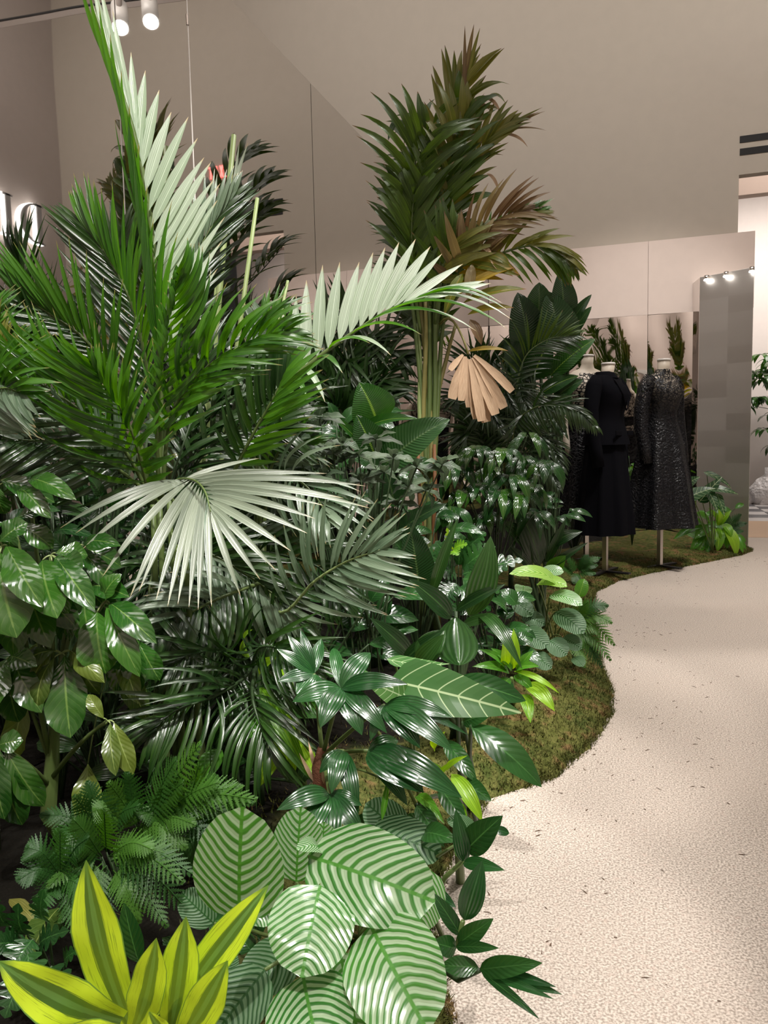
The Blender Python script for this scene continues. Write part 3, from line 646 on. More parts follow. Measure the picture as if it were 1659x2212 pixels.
for sd in (1, -1):
    sleeve(m2, 'sleeve', M_WOOL, [(0, sd*.150, 1.475), (-.005, sd*.195, 1.42), (-.015, sd*.222, 1.25), (.0, sd*.232, 1.10), (.03, sd*.228, .95), (.05, sd*.222, .82)], [.048, .060, .056, .052, .046, .041])
    o = MB().box(-.004, .004, -.05, .05, -.018, .018).obj('pocket_flap', M_WOOL, m2, wloc(m2)+Vector((.150, sd*.105, 1.07))); bevel(o, .003)
    lp = MB(); lp.add([(.168, sd*.005, 1.24), (.170, sd*.075, 1.36), (.120, sd*.085, 1.45), (.085, sd*.06, 1.50), (.150, sd*.03, 1.36), (.160, sd*.005, 1.235), (.162, sd*.075, 1.355), (.112, sd*.085, 1.445)], [(0, 1, 2, 3, 4), (0, 5, 6, 1), (1, 6, 7, 2)]); lp.obj('lapel', M_WOOL, m2, wloc(m2))
def turn2(r_, deg):
    R_ = Matrix.Rotation(math.radians(deg), 4, 'Z')
    for o in r_.children: o.location = R_ @ Vector(o.location); o.rotation_euler = (0, 0, math.radians(deg))
turn2(m2, -22)
# 3: long-sleeved sequinned lace dress
b3 = base_at(1425, 1223)
m3 = thing('mannequin', 'headless mannequin in glittering long-sleeved black lace dress beside the silver column', 'mannequin', (b3.x, b3.y, moss_z(b3.x, b3.y)), 'mannequins in black')
body(m3, 1.68); stand(m3, 1.7, 1.0)
MB().rings([(.335, .27, .30, 0, 0), (.5, .245, .275, 0, 0), (.75, .21, .24, 0, 0), (.98, .165, .20, 0, 0), (1.08, .135, .18, 0, 0), (1.18, .108, .15, 0, 0), (1.26, .096, .13, .01, 0), (1.34, .116, .145, .02, 0), (1.41, .134, .16, .03, 0), (1.47, .116, .175, .015, 0), (1.52, .085, .165, 0, 0), (1.555, .068, .115, 0, 0), (1.58, .056, .068, .005, 0), (1.60, .052, .056, .01, 0)],
    56, False, folds(6, lambda i: [.12, .10, .08, .05, .02, .008, 0, 0, 0, 0, 0, 0, 0, 0][i], 1.1)).obj('lace_dress', M_LACE2, m3, wloc(m3), True)
MB().rings([(.40, .20, .23, 0, 0), (.75, .165, .195, 0, 0), (.98, .14, .175, 0, 0), (1.18, .10, .142, 0, 0), (1.26, .09, .124, .01, 0)], 40, False).obj('underskirt', M_TULLE, m3, wloc(m3), True)
for sd in (1, -1): sleeve(m3, 'sleeve', M_LACE2, [(0, sd*.145, 1.53), (-.005, sd*.195, 1.46), (-.02, sd*.225, 1.28), (-.01, sd*.24, 1.12), (.02, sd*.235, .98), (.04, sd*.225, .85)], [.05, .062, .058, .054, .050, .050])
turn2(m3, -38)

# ------------------------------------------------------------------ palms
bows = (1, 2, 3)
# tall feather palm at the left: the upright brightly lit frond and the fans round it
p = plant('feather_palm', 'tall feather palm whose brightly lit upright frond reaches the top edge of the picture', 345, 2.1, 'palm'); G = wloc(p); acc = Acc()
canes(p, G, [(335, 1060, 2.12), (345, 1000, 2.1), (322, 1020, 2.08)], .013, 'stem')
ra = [(342, 1050, 2.12), (346, 800, 2.08), (334, 560, 2.05), (300, 330, 2.02), (240, 130, 1.99), (178, -50, 1.97)]
fr = frond(p, ra, 2, 60, 10, toside(30), 'areca', 14, 10, .97, .0, .0, (0,), rr=.010)
for (bx, by, tx, ty, w_) in ((258, 190, 196, -50, 15), (266, 215, 207, -20, 16), (272, 235, 214, -45, 15), (280, 262, 224, -8, 17), (288, 290, 228, 8, 17), (292, 300, 243, 20, 18), (296, 300, 283, 112, 19), (300, 325, 314, 152, 25), (308, 360, 344, 194, 27), (315, 412, 370, 242, 28), (322, 455, 407, 252, 27), (327, 490, 427, 298, 27), (331, 530, 441, 340, 27), (334, 560, 456, 350, 27), (337, 590, 462, 388, 25), (340, 620, 476, 396, 25), (342, 650, 470, 432, 24), (344, 690, 486, 468, 22), (345, 730, 480, 520, 22), (346, 770, 470, 580, 20)):
    leaf(fr, 'areca_lit', (bx, by, 2.02), (tx, ty, 2.03), w_, .02, facing(.8), 'blade', .18, 'leaflet', nseg=7, nl=1)
for (bx, by, tx, ty, w_) in ((346, 760, 332, 470, 30), (345, 690, 318, 400, 32), (340, 610, 300, 310, 32), (334, 540, 280, 225, 30), (320, 440, 262, 150, 28), (305, 350, 238, 70, 24), (290, 290, 214, 10, 20), (270, 225, 190, -40, 18), (250, 160, 168, -60, 16), (338, 560, 247, 252, 10), (344, 640, 290, 300, 14), (352, 760, 372, 432, 24), (352, 800, 385, 500, 26)):
    leaf(fr, 'areca', (bx, by, 2.0), (tx, ty, 1.94), w_, .05, toside(38), 'blade', .2, 'leaflet', nseg=8, nl=1)
frond(p, [(330, 1050, 2.15), (322, 830, 2.15), (285, 660, 2.12), (235, 560, 2.1), (185, 490, 2.1)], 30, 205, 14, toside(20), 'areca', 42, 12, .2, .02, .0, (0, 1, 1), mats=('areca', 'areca_dark'))
frond(p, [(325, 1050, 2.05), (275, 860, 2.0), (190, 740, 1.95), (110, 680, 1.92), (60, 650, 1.9)], 28, 215, 14, toside(15), 'areca', 48, 14, .2, .05, .0, (0, 1, 1), mats=('areca', 'areca_dark'))
frond(p, [(345, 1040, 2.2), (372, 800, 2.25), (395, 640, 2.28), (440, 520, 2.3), (500, 430, 2.32)], 26, 180, 12, toside(25, 1), 'areca_grey', 40, 12, .25, .0, .02, (0, 1, 1), mats=('areca_dark', 'areca_grey'))
frond(p, [(320, 1050, 2.2), (250, 900, 2.15), (130, 800, 2.05), (30, 740, 1.95), (-40, 700, 1.9)], 26, 220, 13, toside(5), 'areca', 52, 16, .2, .05, .0, (1, 2), mats=('areca_dark', 'areca'))
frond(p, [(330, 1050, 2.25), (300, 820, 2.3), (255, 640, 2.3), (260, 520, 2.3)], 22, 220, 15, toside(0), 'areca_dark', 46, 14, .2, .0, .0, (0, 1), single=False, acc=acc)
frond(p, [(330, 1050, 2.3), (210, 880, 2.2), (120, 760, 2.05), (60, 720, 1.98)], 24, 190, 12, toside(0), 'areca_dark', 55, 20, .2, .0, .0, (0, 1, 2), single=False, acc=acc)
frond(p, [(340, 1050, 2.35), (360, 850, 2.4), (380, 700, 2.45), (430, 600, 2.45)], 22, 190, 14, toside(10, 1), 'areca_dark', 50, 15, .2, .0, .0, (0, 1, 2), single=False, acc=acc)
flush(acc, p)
# bright green arching fronds in the middle left
p = plant('feather_palm', 'bright green feather palm arching over the middle left of the bed', 350, 1.95, 'palm'); G = wloc(p); acc = Acc()
canes(p, G, [(345, 1080, 1.98), (330, 1090, 1.92), (365, 1080, 2.0)], .012, 'stem')
frond(p, [(345, 1080, 2.0), (338, 920, 1.9), (346, 800, 1.84), (360, 690, 1.80), (376, 600, 1.78)], 20, 205, 18, toside(50, 1), 'areca', 44, 8, .18, .05, .1, (3, 4), mats=('areca', 'areca'), sidek=(1, .35))
frond(p, [(350, 1080, 2.0), (370, 900, 1.92), (440, 800, 1.88), (530, 745, 1.85), (610, 720, 1.84)], 20, 190, 17, toside(10, 1), 'areca', 40, 12, .2, .12, .08, (2, 3, 4))
frond(p, [(325, 1085, 1.9), (295, 960, 1.8), (255, 870, 1.74), (215, 800, 1.70)], 18, 240, 18, toside(10), 'areca', 62, 12, .12, .10, .10, (2, 3, 4), sidek=(.62, 1.2))
frond(p, [(330, 1085, 1.95), (260, 960, 1.85), (150, 870, 1.78), (50, 810, 1.72), (-30, 790, 1.7)], 26, 215, 15, toside(0), 'areca', 55, 18, .15, .06, .06, (1, 2, 3), mats=('areca', 'areca_dark'))
frond(p, [(340, 1085, 2.0), (250, 1010, 1.9), (140, 960, 1.82), (40, 950, 1.76)], 22, 210, 15, toside(0), 'areca_dark', 60, 25, .2, .0, .15, (2, 3), mats=('areca_grey', 'areca_dark'))
frond(p, [(500, 1030, 2.1), (540, 950, 2.05), (590, 860, 2.0), (625, 790, 2.0)], 15, 165, 19, toside(0), 'areca_dark', 50, 12, .12, .05, .0, (1, 2), mats=('areca', 'areca_dark'))
for q in range(4):
    x1 = random.uniform(380, 640); y1 = random.uniform(760, 980)
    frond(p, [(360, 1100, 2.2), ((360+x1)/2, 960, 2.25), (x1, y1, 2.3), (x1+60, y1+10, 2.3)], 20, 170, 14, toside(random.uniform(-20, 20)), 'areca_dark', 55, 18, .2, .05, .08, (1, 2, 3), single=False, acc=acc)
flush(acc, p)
# the silvery frond that hangs forward like an open hand: every leaflet laid out on its own
p = plant('feather_palm', 'feather palm whose silvery frond hangs forward like an open hand', 400, 1.95, 'palm'); G = wloc(p); acc = Acc()
canes(p, G, [(372, 1150, 1.95), (395, 1110, 1.9)], .012, 'stem')
O = V(395, 1110, 1.9); mid = V(385, 1035, 1.86)
FR = spline([O, V(362, 1060, 1.88), V(385, 1036, 1.82), V(420, 1038, 1.74), V(443, 1062, 1.67), V(455, 1105, 1.62)], 20)
fr = MB().tube([q-O for q in FR], [.0045*(1-.7*i/19) for i in range(20)], 6).obj('frond', MAT['stem'], p, O, True)
for (bx, by, tx, ty, w_, bo, dd) in ((392, 1036, 128, 1142, 17, .12, 1.70), (400, 1036, 163, 1152, 17, .10, 1.68), (405, 1037, 176, 1188, 18, .09, 1.66), (410, 1038, 221, 1246, 20, .08, 1.64), (416, 1040, 281, 1290, 21, .06, 1.62), (421, 1043, 300, 1278, 18, .05, 1.62),
    (426, 1047, 337, 1296, 19, .04, 1.6), (431, 1052, 362, 1310, 19, .03, 1.59), (436, 1057, 384, 1306, 17, .02, 1.58), (440, 1064, 408, 1312, 17, .02, 1.57), (444, 1072, 428, 1318, 16, .02, 1.56), (448, 1082, 457, 1310, 18, .02, 1.56), (451, 1092, 456, 1290, 15, .02, 1.56),
    (455, 1102, 520, 1288, 17, .05, 1.57), (453, 1096, 562, 1252, 18, .06, 1.58), (450, 1086, 596, 1232, 19, .08, 1.6), (447, 1078, 628, 1190, 20, .09, 1.62), (444, 1070, 664, 1152, 20, .09, 1.64), (440, 1062, 680, 1120, 20, .09, 1.67), (434, 1055, 700, 1092, 19, .09, 1.7),
    (428, 1048, 742, 1076, 18, .09, 1.73), (422, 1043, 800, 1098, 18, .10, 1.76), (415, 1040, 790, 1050, 17, .08, 1.8), (408, 1036, 706, 1023, 16, .06, 1.84), (402, 1034, 620, 1016, 14, .05, 1.86), (398, 1034, 560, 990, 12, .05, 1.9)):
    dep = 1.82-.2*max(0, (by-1035)/70.)
    leaf(fr, 'areca_sheen' if random.random() < .85 else 'areca_grey', (bx, by, dep), (tx, ty, dd), w_*.92, bo, facing(.72), 'blade', .22, 'leaflet', nseg=8, nl=1)
for pts, mt in (([(560, 1260, 2.1), (480, 1290, 2.0), (400, 1330, 1.93), (335, 1375, 1.9)], 'areca_grey'), ([(380, 1180, 2.1), (460, 1200, 2.1), (560, 1260, 2.1), (640, 1330, 2.1)], 'areca_grey'), ([(390, 1180, 2.05), (330, 1240, 1.98), (330, 1330, 1.92), (380, 1400, 1.9)], 'areca_dark')):
    frond(p, pts, 20, 170, 17, toside(0), mt, 62, 22, .1, .05, .35, (2, 3, 4), mats=(mt, 'areca_dark'))
for q in range(6):
    x1 = random.uniform(250, 700); y1 = random.uniform(1220, 1420)
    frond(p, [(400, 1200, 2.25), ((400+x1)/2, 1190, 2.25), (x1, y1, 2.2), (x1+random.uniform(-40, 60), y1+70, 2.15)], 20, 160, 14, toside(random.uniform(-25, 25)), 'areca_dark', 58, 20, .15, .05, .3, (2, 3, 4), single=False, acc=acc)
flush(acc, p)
# brightly lit frond sweeping right across the middle
p = plant('feather_palm', 'feather palm with a broad brightly lit frond sweeping right across the middle of the bed', 560, 2.5, 'palm'); G = wloc(p); acc = Acc()
canes(p, G, [(545, 960, 2.4), (560, 1000, 2.45), (575, 1010, 2.5)], .012, 'stem')
g = [(545, 960, 2.4), (600, 850, 2.36), (690, 770, 2.33), (780, 707, 2.3), (850, 665, 2.28), (925, 640, 2.26)]

fr = frond(p, g, 2, 60, 12, toside(15), 'areca_lit', 16, 14, .97, .0, .0, (0,), rr=.009)
Q = spline([V(*q) for q in g], 60)
for i, (tx, ty) in enumerate(((592, 735), (612, 672), (640, 640), (662, 605), (697, 572), (734, 566), (776, 566), (806, 545), (832, 534), (862, 523), (898, 516), (930, 532), (955, 548), (1000, 570), (1048, 606), (1060, 612))):
    q = Q[int(12+i*2.95)]; dq = (q-EYE).dot(FW)
    leaf(fr, 'areca_lit', q, (tx, ty, dq+.02), 27 if i < 12 else 20, .02, facing(.85), 'blade', .2, 'leaflet', nseg=7, nl=1)
for i, (tx, ty) in enumerate(((608, 905), (640, 868), (664, 860), (702, 868), (740, 806), (800, 742), (845, 768), (912, 724), (985, 690), (1030, 716), (1062, 690), (1098, 712), (1105, 690), (1100, 672), (1085, 655))):
    q = Q[int(10+i*3.25)]; dq = (q-EYE).dot(FW)
    leaf(fr, 'areca' if i % 3 else 'areca_lit', q, (tx, ty, dq-.12), 17, .14, facing(.35), 'blade', .22, 'leaflet', nseg=8, nl=1)
# lower right silver frond of the same palm
frond(p, [(560, 1150, 2.3), (600, 1320, 2.1), (680, 1255, 2.0), (745, 1215, 1.95), (820, 1188, 1.92)], 15, 185, 15, toside(0), 'areca_grey', 60, 18, .35, .05, .10, (1, 2, 3), mats=('areca_grey', 'areca_grey'), smat='stem_pale')
frond(p, [(560, 1100, 2.4), (580, 1040, 2.2), (630, 1030, 2.1), (680, 1070, 2.05), (710, 1120, 2.0)], 13, 160, 15, toside(0), 'areca_grey', 60, 20, .25, .05, .3, (2, 3), mats=('areca_grey', 'areca_grey'))
frond(p, [(560, 1100, 2.5), (590, 1000, 2.45), (620, 960, 2.4), (670, 960, 2.4)], 14, 110, 11, toside(0), 'areca_grey', 60, 20, .2, .1, .15, (1, 2), mats=('areca_grey', 'areca'))
frond(p, [(560, 1100, 2.5), (590, 900, 2.5), (600, 780, 2.5), (580, 700, 2.5)], 18, 160, 18, toside(20), 'areca', 50, 14, .2, .05, .05, (2, 3), mats=('areca', 'areca_grey'))
for q in range(5):
    x1 = random.uniform(460, 640); y1 = random.uniform(900, 1300)
    frond(p, [(560, 1150, 2.6), ((560+x1)/2, min(1050, y1-60), 2.6), (x1, y1, 2.6), (x1+50, y1+60, 2.6)], 20, 150, 13, toside(random.uniform(-25, 25)), 'areca_dark', 58, 20, .15, .05, .2, (2, 3), single=False, acc=acc)
flush(acc, p)
# cut pale canes standing up behind
p = plant('cut_palm', 'cut pale palm stalks standing bare behind the upright frond', 455, 2.95, 'palm')
for (x0, y0, x1, y1, w_) in ((440, 1000, 505, 292, 8), (478, 1000, 556, 428, 6), (560, 900, 622, 606, 4.5), (430, 1000, 470, 600, 6)):
    A = V(x0, y0, 2.98); B = V(x1, y1, 2.98); Gp = wloc(p)+Vector((random.uniform(-.04, .04), random.uniform(-.04, .04), 0))
    MB().tube([Vector((0, 0, 0)), A-Gp, (A-Gp).lerp(B-Gp, .5), B-Gp], [w_*1.1*3/FPX, w_*3/FPX, w_*.9*3/FPX, w_*.7*3/FPX], 7).obj('cut_stalk', MAT['stem_pale'], p, Gp, True)
leaf(p, 'areca_lit', (484, 470, 2.98), (536, 308, 2.98), 11, .01, 0.8, 'blade', .25)
leaf(p, 'areca_lit', (494, 520, 2.98), (518, 300, 2.98), 9, .01, 0.8, 'blade', .25)
# palm at the left edge
p = plant('feather_palm', 'feather palm with pale-tipped leaflets cut off by the left edge', -60, 1.7, 'palm'); G = wloc(p); acc = Acc()
canes(p, G, [(-60, 1000, 1.72)], .012)
frond(p, [(-60, 1000, 1.72), (-50, 900, 1.72), (-20, 820, 1.7), (10, 760, 1.7)], 18, 190, 16, toside(0), 'areca', 45, 12, .2, .05, 0., (1, 2), mats=('areca', 'kentia_olive'))
frond(p, [(-60, 1000, 1.72), (-40, 880, 1.66), (0, 840, 1.62), (50, 850, 1.6)], 16, 170, 18, toside(0), 'areca_grey', 62, 25, .2, .05, .3, (2, 3), mats=('areca_grey', 'areca'))
frond(p, [(-70, 1000, 1.72), (-75, 860, 1.72), (-60, 760, 1.72), (-30, 690, 1.72)], 18, 190, 16, toside(0), 'areca', 45, 12, .2, .05, 0., (1, 2))
# dark palm in the low middle left
p = plant('parlour_palm', 'low dark palm with leaflets hanging above the ferns', 520, 2.0, 'palm'); G = wloc(p); acc = Acc()
canes(p, G, [(540, 1440, 2.0), (560, 1420, 2.05), (500, 1440, 2.05)], .009, 'stem_dark')
for pts in ([(545, 1440, 2.0), (520, 1470, 1.9), (460, 1505, 1.8), (380, 1535, 1.74), (330, 1580, 1.72)], [(545, 1440, 2.0), (560, 1400, 1.9), (600, 1400, 1.85), (650, 1430, 1.82)], [(520, 1440, 2.05), (480, 1410, 1.95), (420, 1410, 1.88), (370, 1440, 1.85)], [(550, 1440, 2.0), (545, 1500, 1.85), (560, 1560, 1.8), (585, 1620, 1.78)]):
    frond(p, pts, 18, 190, 13, toside(0), 'areca_dark', 60, 22, .2, .05, .40, (2, 3, 4), mats=('areca_dark', 'areca_dark'), smat='stem_dark')
for q in range(8):
    x1 = random.uniform(300, 700); y1 = random.uniform(1330, 1560)
    frond(p, [(530, 1500, 2.2), ((530+x1)/2, 1380, 2.2), (x1, y1, 2.15), (x1+random.uniform(-60, 60), y1+80, 2.1)], 18, 150, 14, toside(random.uniform(-25, 25)), 'areca_dark', 60, 22, .15, .05, .3, (2, 3, 4), single=False, acc=acc)
flush(acc, p)

# kentia in the middle, browning on its right side
p = plant('kentia_palm', 'tall browning kentia palm with ringed canes in the middle of the bed', 925, 3.62, 'palm'); G = wloc(p); acc = Acc()
for (x, y) in ((905, 560), (918, 640), (930, 560), (942, 620), (955, 560), (900, 700), (968, 640), (925, 500), (985, 700), (888, 640), (948, 480)):
    T = V(x, y, 3.62+random.uniform(-.06, .06)); B = G+Vector((random.uniform(-.05, .05), random.uniform(-.05, .05), 0)); c1 = V(925+(x-925)*.15, 950, 3.62)
    pts = spline([B, c1+Vector((random.uniform(-.03, .03), 0, 0)), c1.lerp(T, .6)+Vector((0, 0, .05)), T], 10); MB().tube([q-B for q in pts], [.015, .015, .014, .013, .012, .011, .010, .009, .008, .008], 7).obj('cane', MAT[random.choice(['cane', 'stem', 'stem_pale', 'cane'])], p, B, True)
for x in (905, 940): MB().tube([Vector((0, 0, 0)), V(x, 1050, 3.58)-G, V(x-2, 960, 3.58)-G], [.011, .010, .008], 7).obj('cane', MAT['redcane'], p, G, True)
KF = [
 ([(935, 640, 3.6), (950, 460, 3.6), (968, 320, 3.6), (982, 230, 3.62), (994, 190, 3.64)], 11, 165, 14, toside(10), 34, 6, ('kentia_olive', 'kentia_olive'), .0, (1, 2)),
 ([(915, 640, 3.6), (898, 500, 3.55), (892, 400, 3.5), (902, 330, 3.48), (925, 285, 3.46)], 10, 165, 17, toside(0), 50, 44, ('kentia', 'kentia'), .10, (3, 4)),
 ([(908, 720, 3.58), (893, 600, 3.5), (889, 500, 3.48), (894, 420, 3.46)], 9, 165, 17, toside(0), 42, 30, ('kentia', 'kentia'), .05, (2, 3)),
 ([(945, 620, 3.6), (968, 470, 3.55), (1000, 380, 3.52), (1040, 320, 3.5), (1090, 280, 3.5)], 12, 130, 13, toside(0), 40, 6, ('kentia_olive', 'kentia_olive'), .03, (2, 3)),
 ([(950, 650, 3.6), (985, 550, 3.5), (1030, 500, 3.45), (1085, 470, 3.43), (1120, 462, 3.43)], 12, 130, 11, toside(0), 40, 8, ('kentia_brown', 'kentia_brown'), .08, (2, 3)),
 ([(940, 640, 3.6), (955, 500, 3.5), (972, 400, 3.48), (985, 300, 3.48), (1010, 240, 3.48)], 11, 140, 16, toside(0), 44, 22, ('kentia', 'kentia_olive'), .06, (2, 3, 4)),
 ([(930, 660, 3.6), (930, 520, 3.55), (945, 420, 3.5), (958, 340, 3.5)], 10, 150, 17, toside(0), 45, 25, ('kentia', 'kentia'), .06, (2, 3)),
 ([(960, 680, 3.6), (1040, 575, 3.5), (1120, 535, 3.45), (1185, 535, 3.43), (1232, 570, 3.42)], 16, 105, 11, toside(0), 44, 14, ('kentia', 'kentia_olive'), .6, (2, 3)),
 ([(955, 690, 3.6), (985, 600, 3.5), (1015, 560, 3.46), (1060, 545, 3.44)], 9, 115, 19, toside(0), 65, 30, ('yellowing', 'kentia_brown'), .2, (2, 3)),
 ([(940, 700, 3.6), (950, 600, 3.5), (970, 545, 3.46), (985, 510, 3.45)], 9, 120, 19, toside(0), 55, 20, ('kentia_olive', 'kentia'), .2, (2, 3)),
 ([(960, 690, 3.6), (1000, 600, 3.5), (1070, 500, 3.45), (1130, 470, 3.44), (1165, 460, 3.43)], 12, 75, 7, toside(0), 34, 8, ('kentia_olive', 'areca'), .0, (1, 2)),
]
for pts, n, L, w_, nr, a0, a1, mts, dr_, bw in KF: frond(p, pts, n, L, w_, nr, mts[0], a0, a1, .30, .05, dr_, bw, mats=mts, smat='stem', rr=.009)
for (bx, by, tx, ty, w_, mt, bo) in ((1003, 225, 1004, 55, 9, 'kentia_brown', .02), (1004, 170, 1024, 52, 10, 'kentia_brown', .02), (1008, 170, 1037, 60, 9, 'kentia_olive', .02), (1003, 185, 1084, 104, 24, 'kentia_olive', .06), (1008, 195, 1090, 103, 16, 'kentia_olive', .03), (988, 225, 992, 150, 17, 'kentia', .2), (1000, 225, 1102, 183, 13, 'kentia_olive', .2), (1008, 222, 1086, 178, 15, 'kentia_olive', .1),
    (936, 268, 1022, 212, 28, 'kentia', .14), (1035, 215, 1082, 248, 13, 'dead', .22), (1050, 212, 1092, 224, 12, 'kentia_olive', .25), (1010, 235, 1060, 240, 20, 'dead', .2), (1020, 250, 1088, 240, 20, 'kentia_olive', .16), (905, 300, 832, 262, 20, 'kentia', .12), (860, 258, 838, 305, 14, 'areca_grey', .12), (885, 252, 873, 312, 14, 'areca_grey', .12), (905, 256, 900, 300, 14, 'areca_grey', .15), (925, 272, 1018, 320, 15, 'areca_grey', .12), (930, 275, 850, 252, 18, 'kentia', .14), (1060, 300, 1165, 242, 13, 'kentia_brown', .04), (1055, 310, 1172, 232, 12, 'kentia_olive', .04), (1065, 305, 1178, 240, 10, 'kentia_brown', .05), (1080, 288, 1180, 282, 9, 'kentia_brown', .08), (1085, 292, 1140, 318, 12, 'dead', .14), (1020, 350, 1088, 335, 9, 'kentia_brown', .1), (985, 430, 1060, 378, 30, 'kentia', .10), (1050, 375, 1078, 420, 9, 'dead', .2), (990, 460, 1075, 420, 34, 'kentia', .12),
    (895, 400, 812, 338, 18, 'kentia', .14), (893, 440, 806, 350, 24, 'kentia', .16), (893, 520, 805, 405, 22, 'kentia', .12), (894, 545, 790, 432, 20, 'kentia', .15), (898, 570, 808, 440, 22, 'kentia', .06), (905, 600, 800, 500, 14, 'kentia', .2)):
    leaf(p, mt, (bx, by, 3.5), (tx, ty, 3.48), w_, bo, .55, 'blade', .2, 'leaflet', nseg=9, nl=1)
for (bx, by, tx, ty, w_, mt) in ((985, 640, 1112, 578, 26, 'yellowing'), (1000, 655, 1138, 625, 30, 'yellowing'), (1010, 680, 1110, 665, 26, 'yellowing'), (1000, 590, 960, 680, 26, 'yellowing'), (1020, 570, 1010, 650, 24, 'kentia_brown'), (1008, 760, 1098, 758, 16, 'yellowing'), (1015, 690, 1040, 745, 26, 'kentia_brown'), (1060, 560, 1080, 590, 16, 'dead'), (1040, 535, 1062, 550, 14, 'dead')):
    leaf(p, mt, (bx, by, 3.42), (tx, ty, 3.4), w_, .08, .5, 'lance', .15, 'leaflet', nseg=7)
fr = stalk(p, V(950, 700, 3.6), V(1012, 765, 3.38), .007, 'cane', 'dead_frond_stalk', .5); fr['label'] = 'dry brown frond stalk'
for (bx, by, tx, ty, w_) in ((1004, 770, 976, 862, 24), (1008, 775, 1014, 880, 20), (1012, 778, 1030, 905, 24), (1016, 778, 1050, 912, 26), (1020, 776, 1070, 896, 24), (1022, 772, 1088, 882, 24), (1024, 768, 1106, 846, 20), (1006, 772, 996, 866, 18), (1000, 766, 972, 800, 14), (1014, 776, 1040, 910, 22)):
    o = leaf(fr, 'dead', (bx, by, 3.38), (tx, ty, 3.34+random.uniform(-.03, .03)), w_, .05, .8, 'torn', .18, 'dead_leaflet', nseg=8, nl=1, wave=.1)
for (x1, y1, d1) in ((888, 470, 4.05), (905, 400, 4.1), (878, 560, 4.15), (915, 330, 4.0), (870, 640, 4.2), (900, 700, 4.25)):
    frond(p, [(928, 800, 3.72), ((928+x1)/2, (y1+760)/2, 3.85), (x1, y1, d1), (x1-25, y1-50, d1+.12)], 13, 135, 18, toside(random.uniform(-20, 20)), 'kentia', 48, 18, .2, .05, .1, (2, 3), single=False, acc=acc)
for q in range(6):
    x1 = random.uniform(900, 990); y1 = random.uniform(400, 640)
    frond(p, [(930, 800, 3.75), ((930+x1)/2, (y1+750)/2, 3.75), (x1, y1, 3.75), (x1+random.uniform(-40, 40), y1-60, 3.75)], 12, 110, 15, toside(random.uniform(-20, 20)), 'kentia', 42, 16, .2, .05, .08, (2, 3), single=False, acc=acc)
flush(acc, p)

# dark palms filling the back of the bed
def backpalm(label, px, d, spots, mt='areca_dark', L=130, w_=12, n=20, y0=950, seed=1):
    p = plant('bushy_palm', label, px, d, 'palm'); G = wloc(p); acc = Acc()
    canes(p, G, [(px+random.uniform(-12, 12), y0, d) for _ in range(3)], .012, 'stem_dark')
    for i, (x1, y1, dr_) in enumerate(spots):
        single = i < 3
        kw = dict(single=True) if single else dict(single=False, acc=acc)
        frond(p, [(px, y0, d), ((px*1.2+x1*.8)/2, (y0+y1)/2-30, d-.05), (x1, y1, d-.1), (x1+(x1-px)*.35, y1+30*dr_+5, d-.12)], n, L, w_, toside(random.uniform(-20, 20)), mt, 58, 18, .15, .05, dr_*.35, (1, 2, 3), smat='stem_dark', **kw)
    flush(acc, p); return p
backpalm('dark bushy palm standing behind the grey-leaved shrub', 745, 3.9, [(700, 720, .3), (790, 740, .3), (760, 690, .1), (680, 800, .6), (820, 820, .5), (720, 880, .6), (800, 900, .6), (750, 780, .4), (840, 760, .4)], 'areca_dark', 120, 11, 22, 1000)
backpalm('dark bushy palm filling the gap right of the kentia canes', 1050, 5.5, [(1000, 850, .4), (1110, 820, .4), (1060, 780, .2), (1130, 900, .6), (1010, 930, .6), (1150, 780, .3), (1090, 900, .5), (1040, 880, .5), (1020, 780, .3)], 'areca_dark', 85, 7, 24, 1020)
# drooping dark frond before the lace dress
p = plant('bushy_palm', 'dark palm whose long frond droops in front of the ivory mannequin arm', 1110, 4.9, 'palm'); G = wloc(p); acc = Acc()
canes(p, G, [(1105, 960, 4.9), (1120, 980, 4.9)], .012, 'stem_dark')
frond(p, [(1105, 960, 4.9), (1120, 905, 4.8), (1180, 872, 4.7), (1240, 880, 4.65), (1285, 918, 4.62)], 30, 66, 7, toside(0), 'areca_dark', 70, 30, .12, .0, .9, (2, 3), mats=('areca_dark', 'areca_dark'))
for x1, y1 in ((1160, 930), (1190, 880), (1060, 880), (1190, 960), (1130, 860), (1090, 840), (1180, 1000)):
    frond(p, [(1110, 980, 5.0), ((1110+x1)/2, y1-20, 4.9), (x1, y1, 4.9), (x1+25, y1+50, 4.85)], 24, 60, 6, toside(random.uniform(-15, 15)), 'areca_dark', 62, 22, .15, .0, .5, (2, 3), single=False, acc=acc)
frond(p, [(1105, 900, 5.0), (1130, 780, 5.0), (1180, 735, 5.0), (1235, 725, 5.0)], 22, 85, 6, toside(0), 'areca', 60, 20, .2, .05, .15, (2, 3), mats=('areca_dark', 'kentia'))
flush(acc, p)

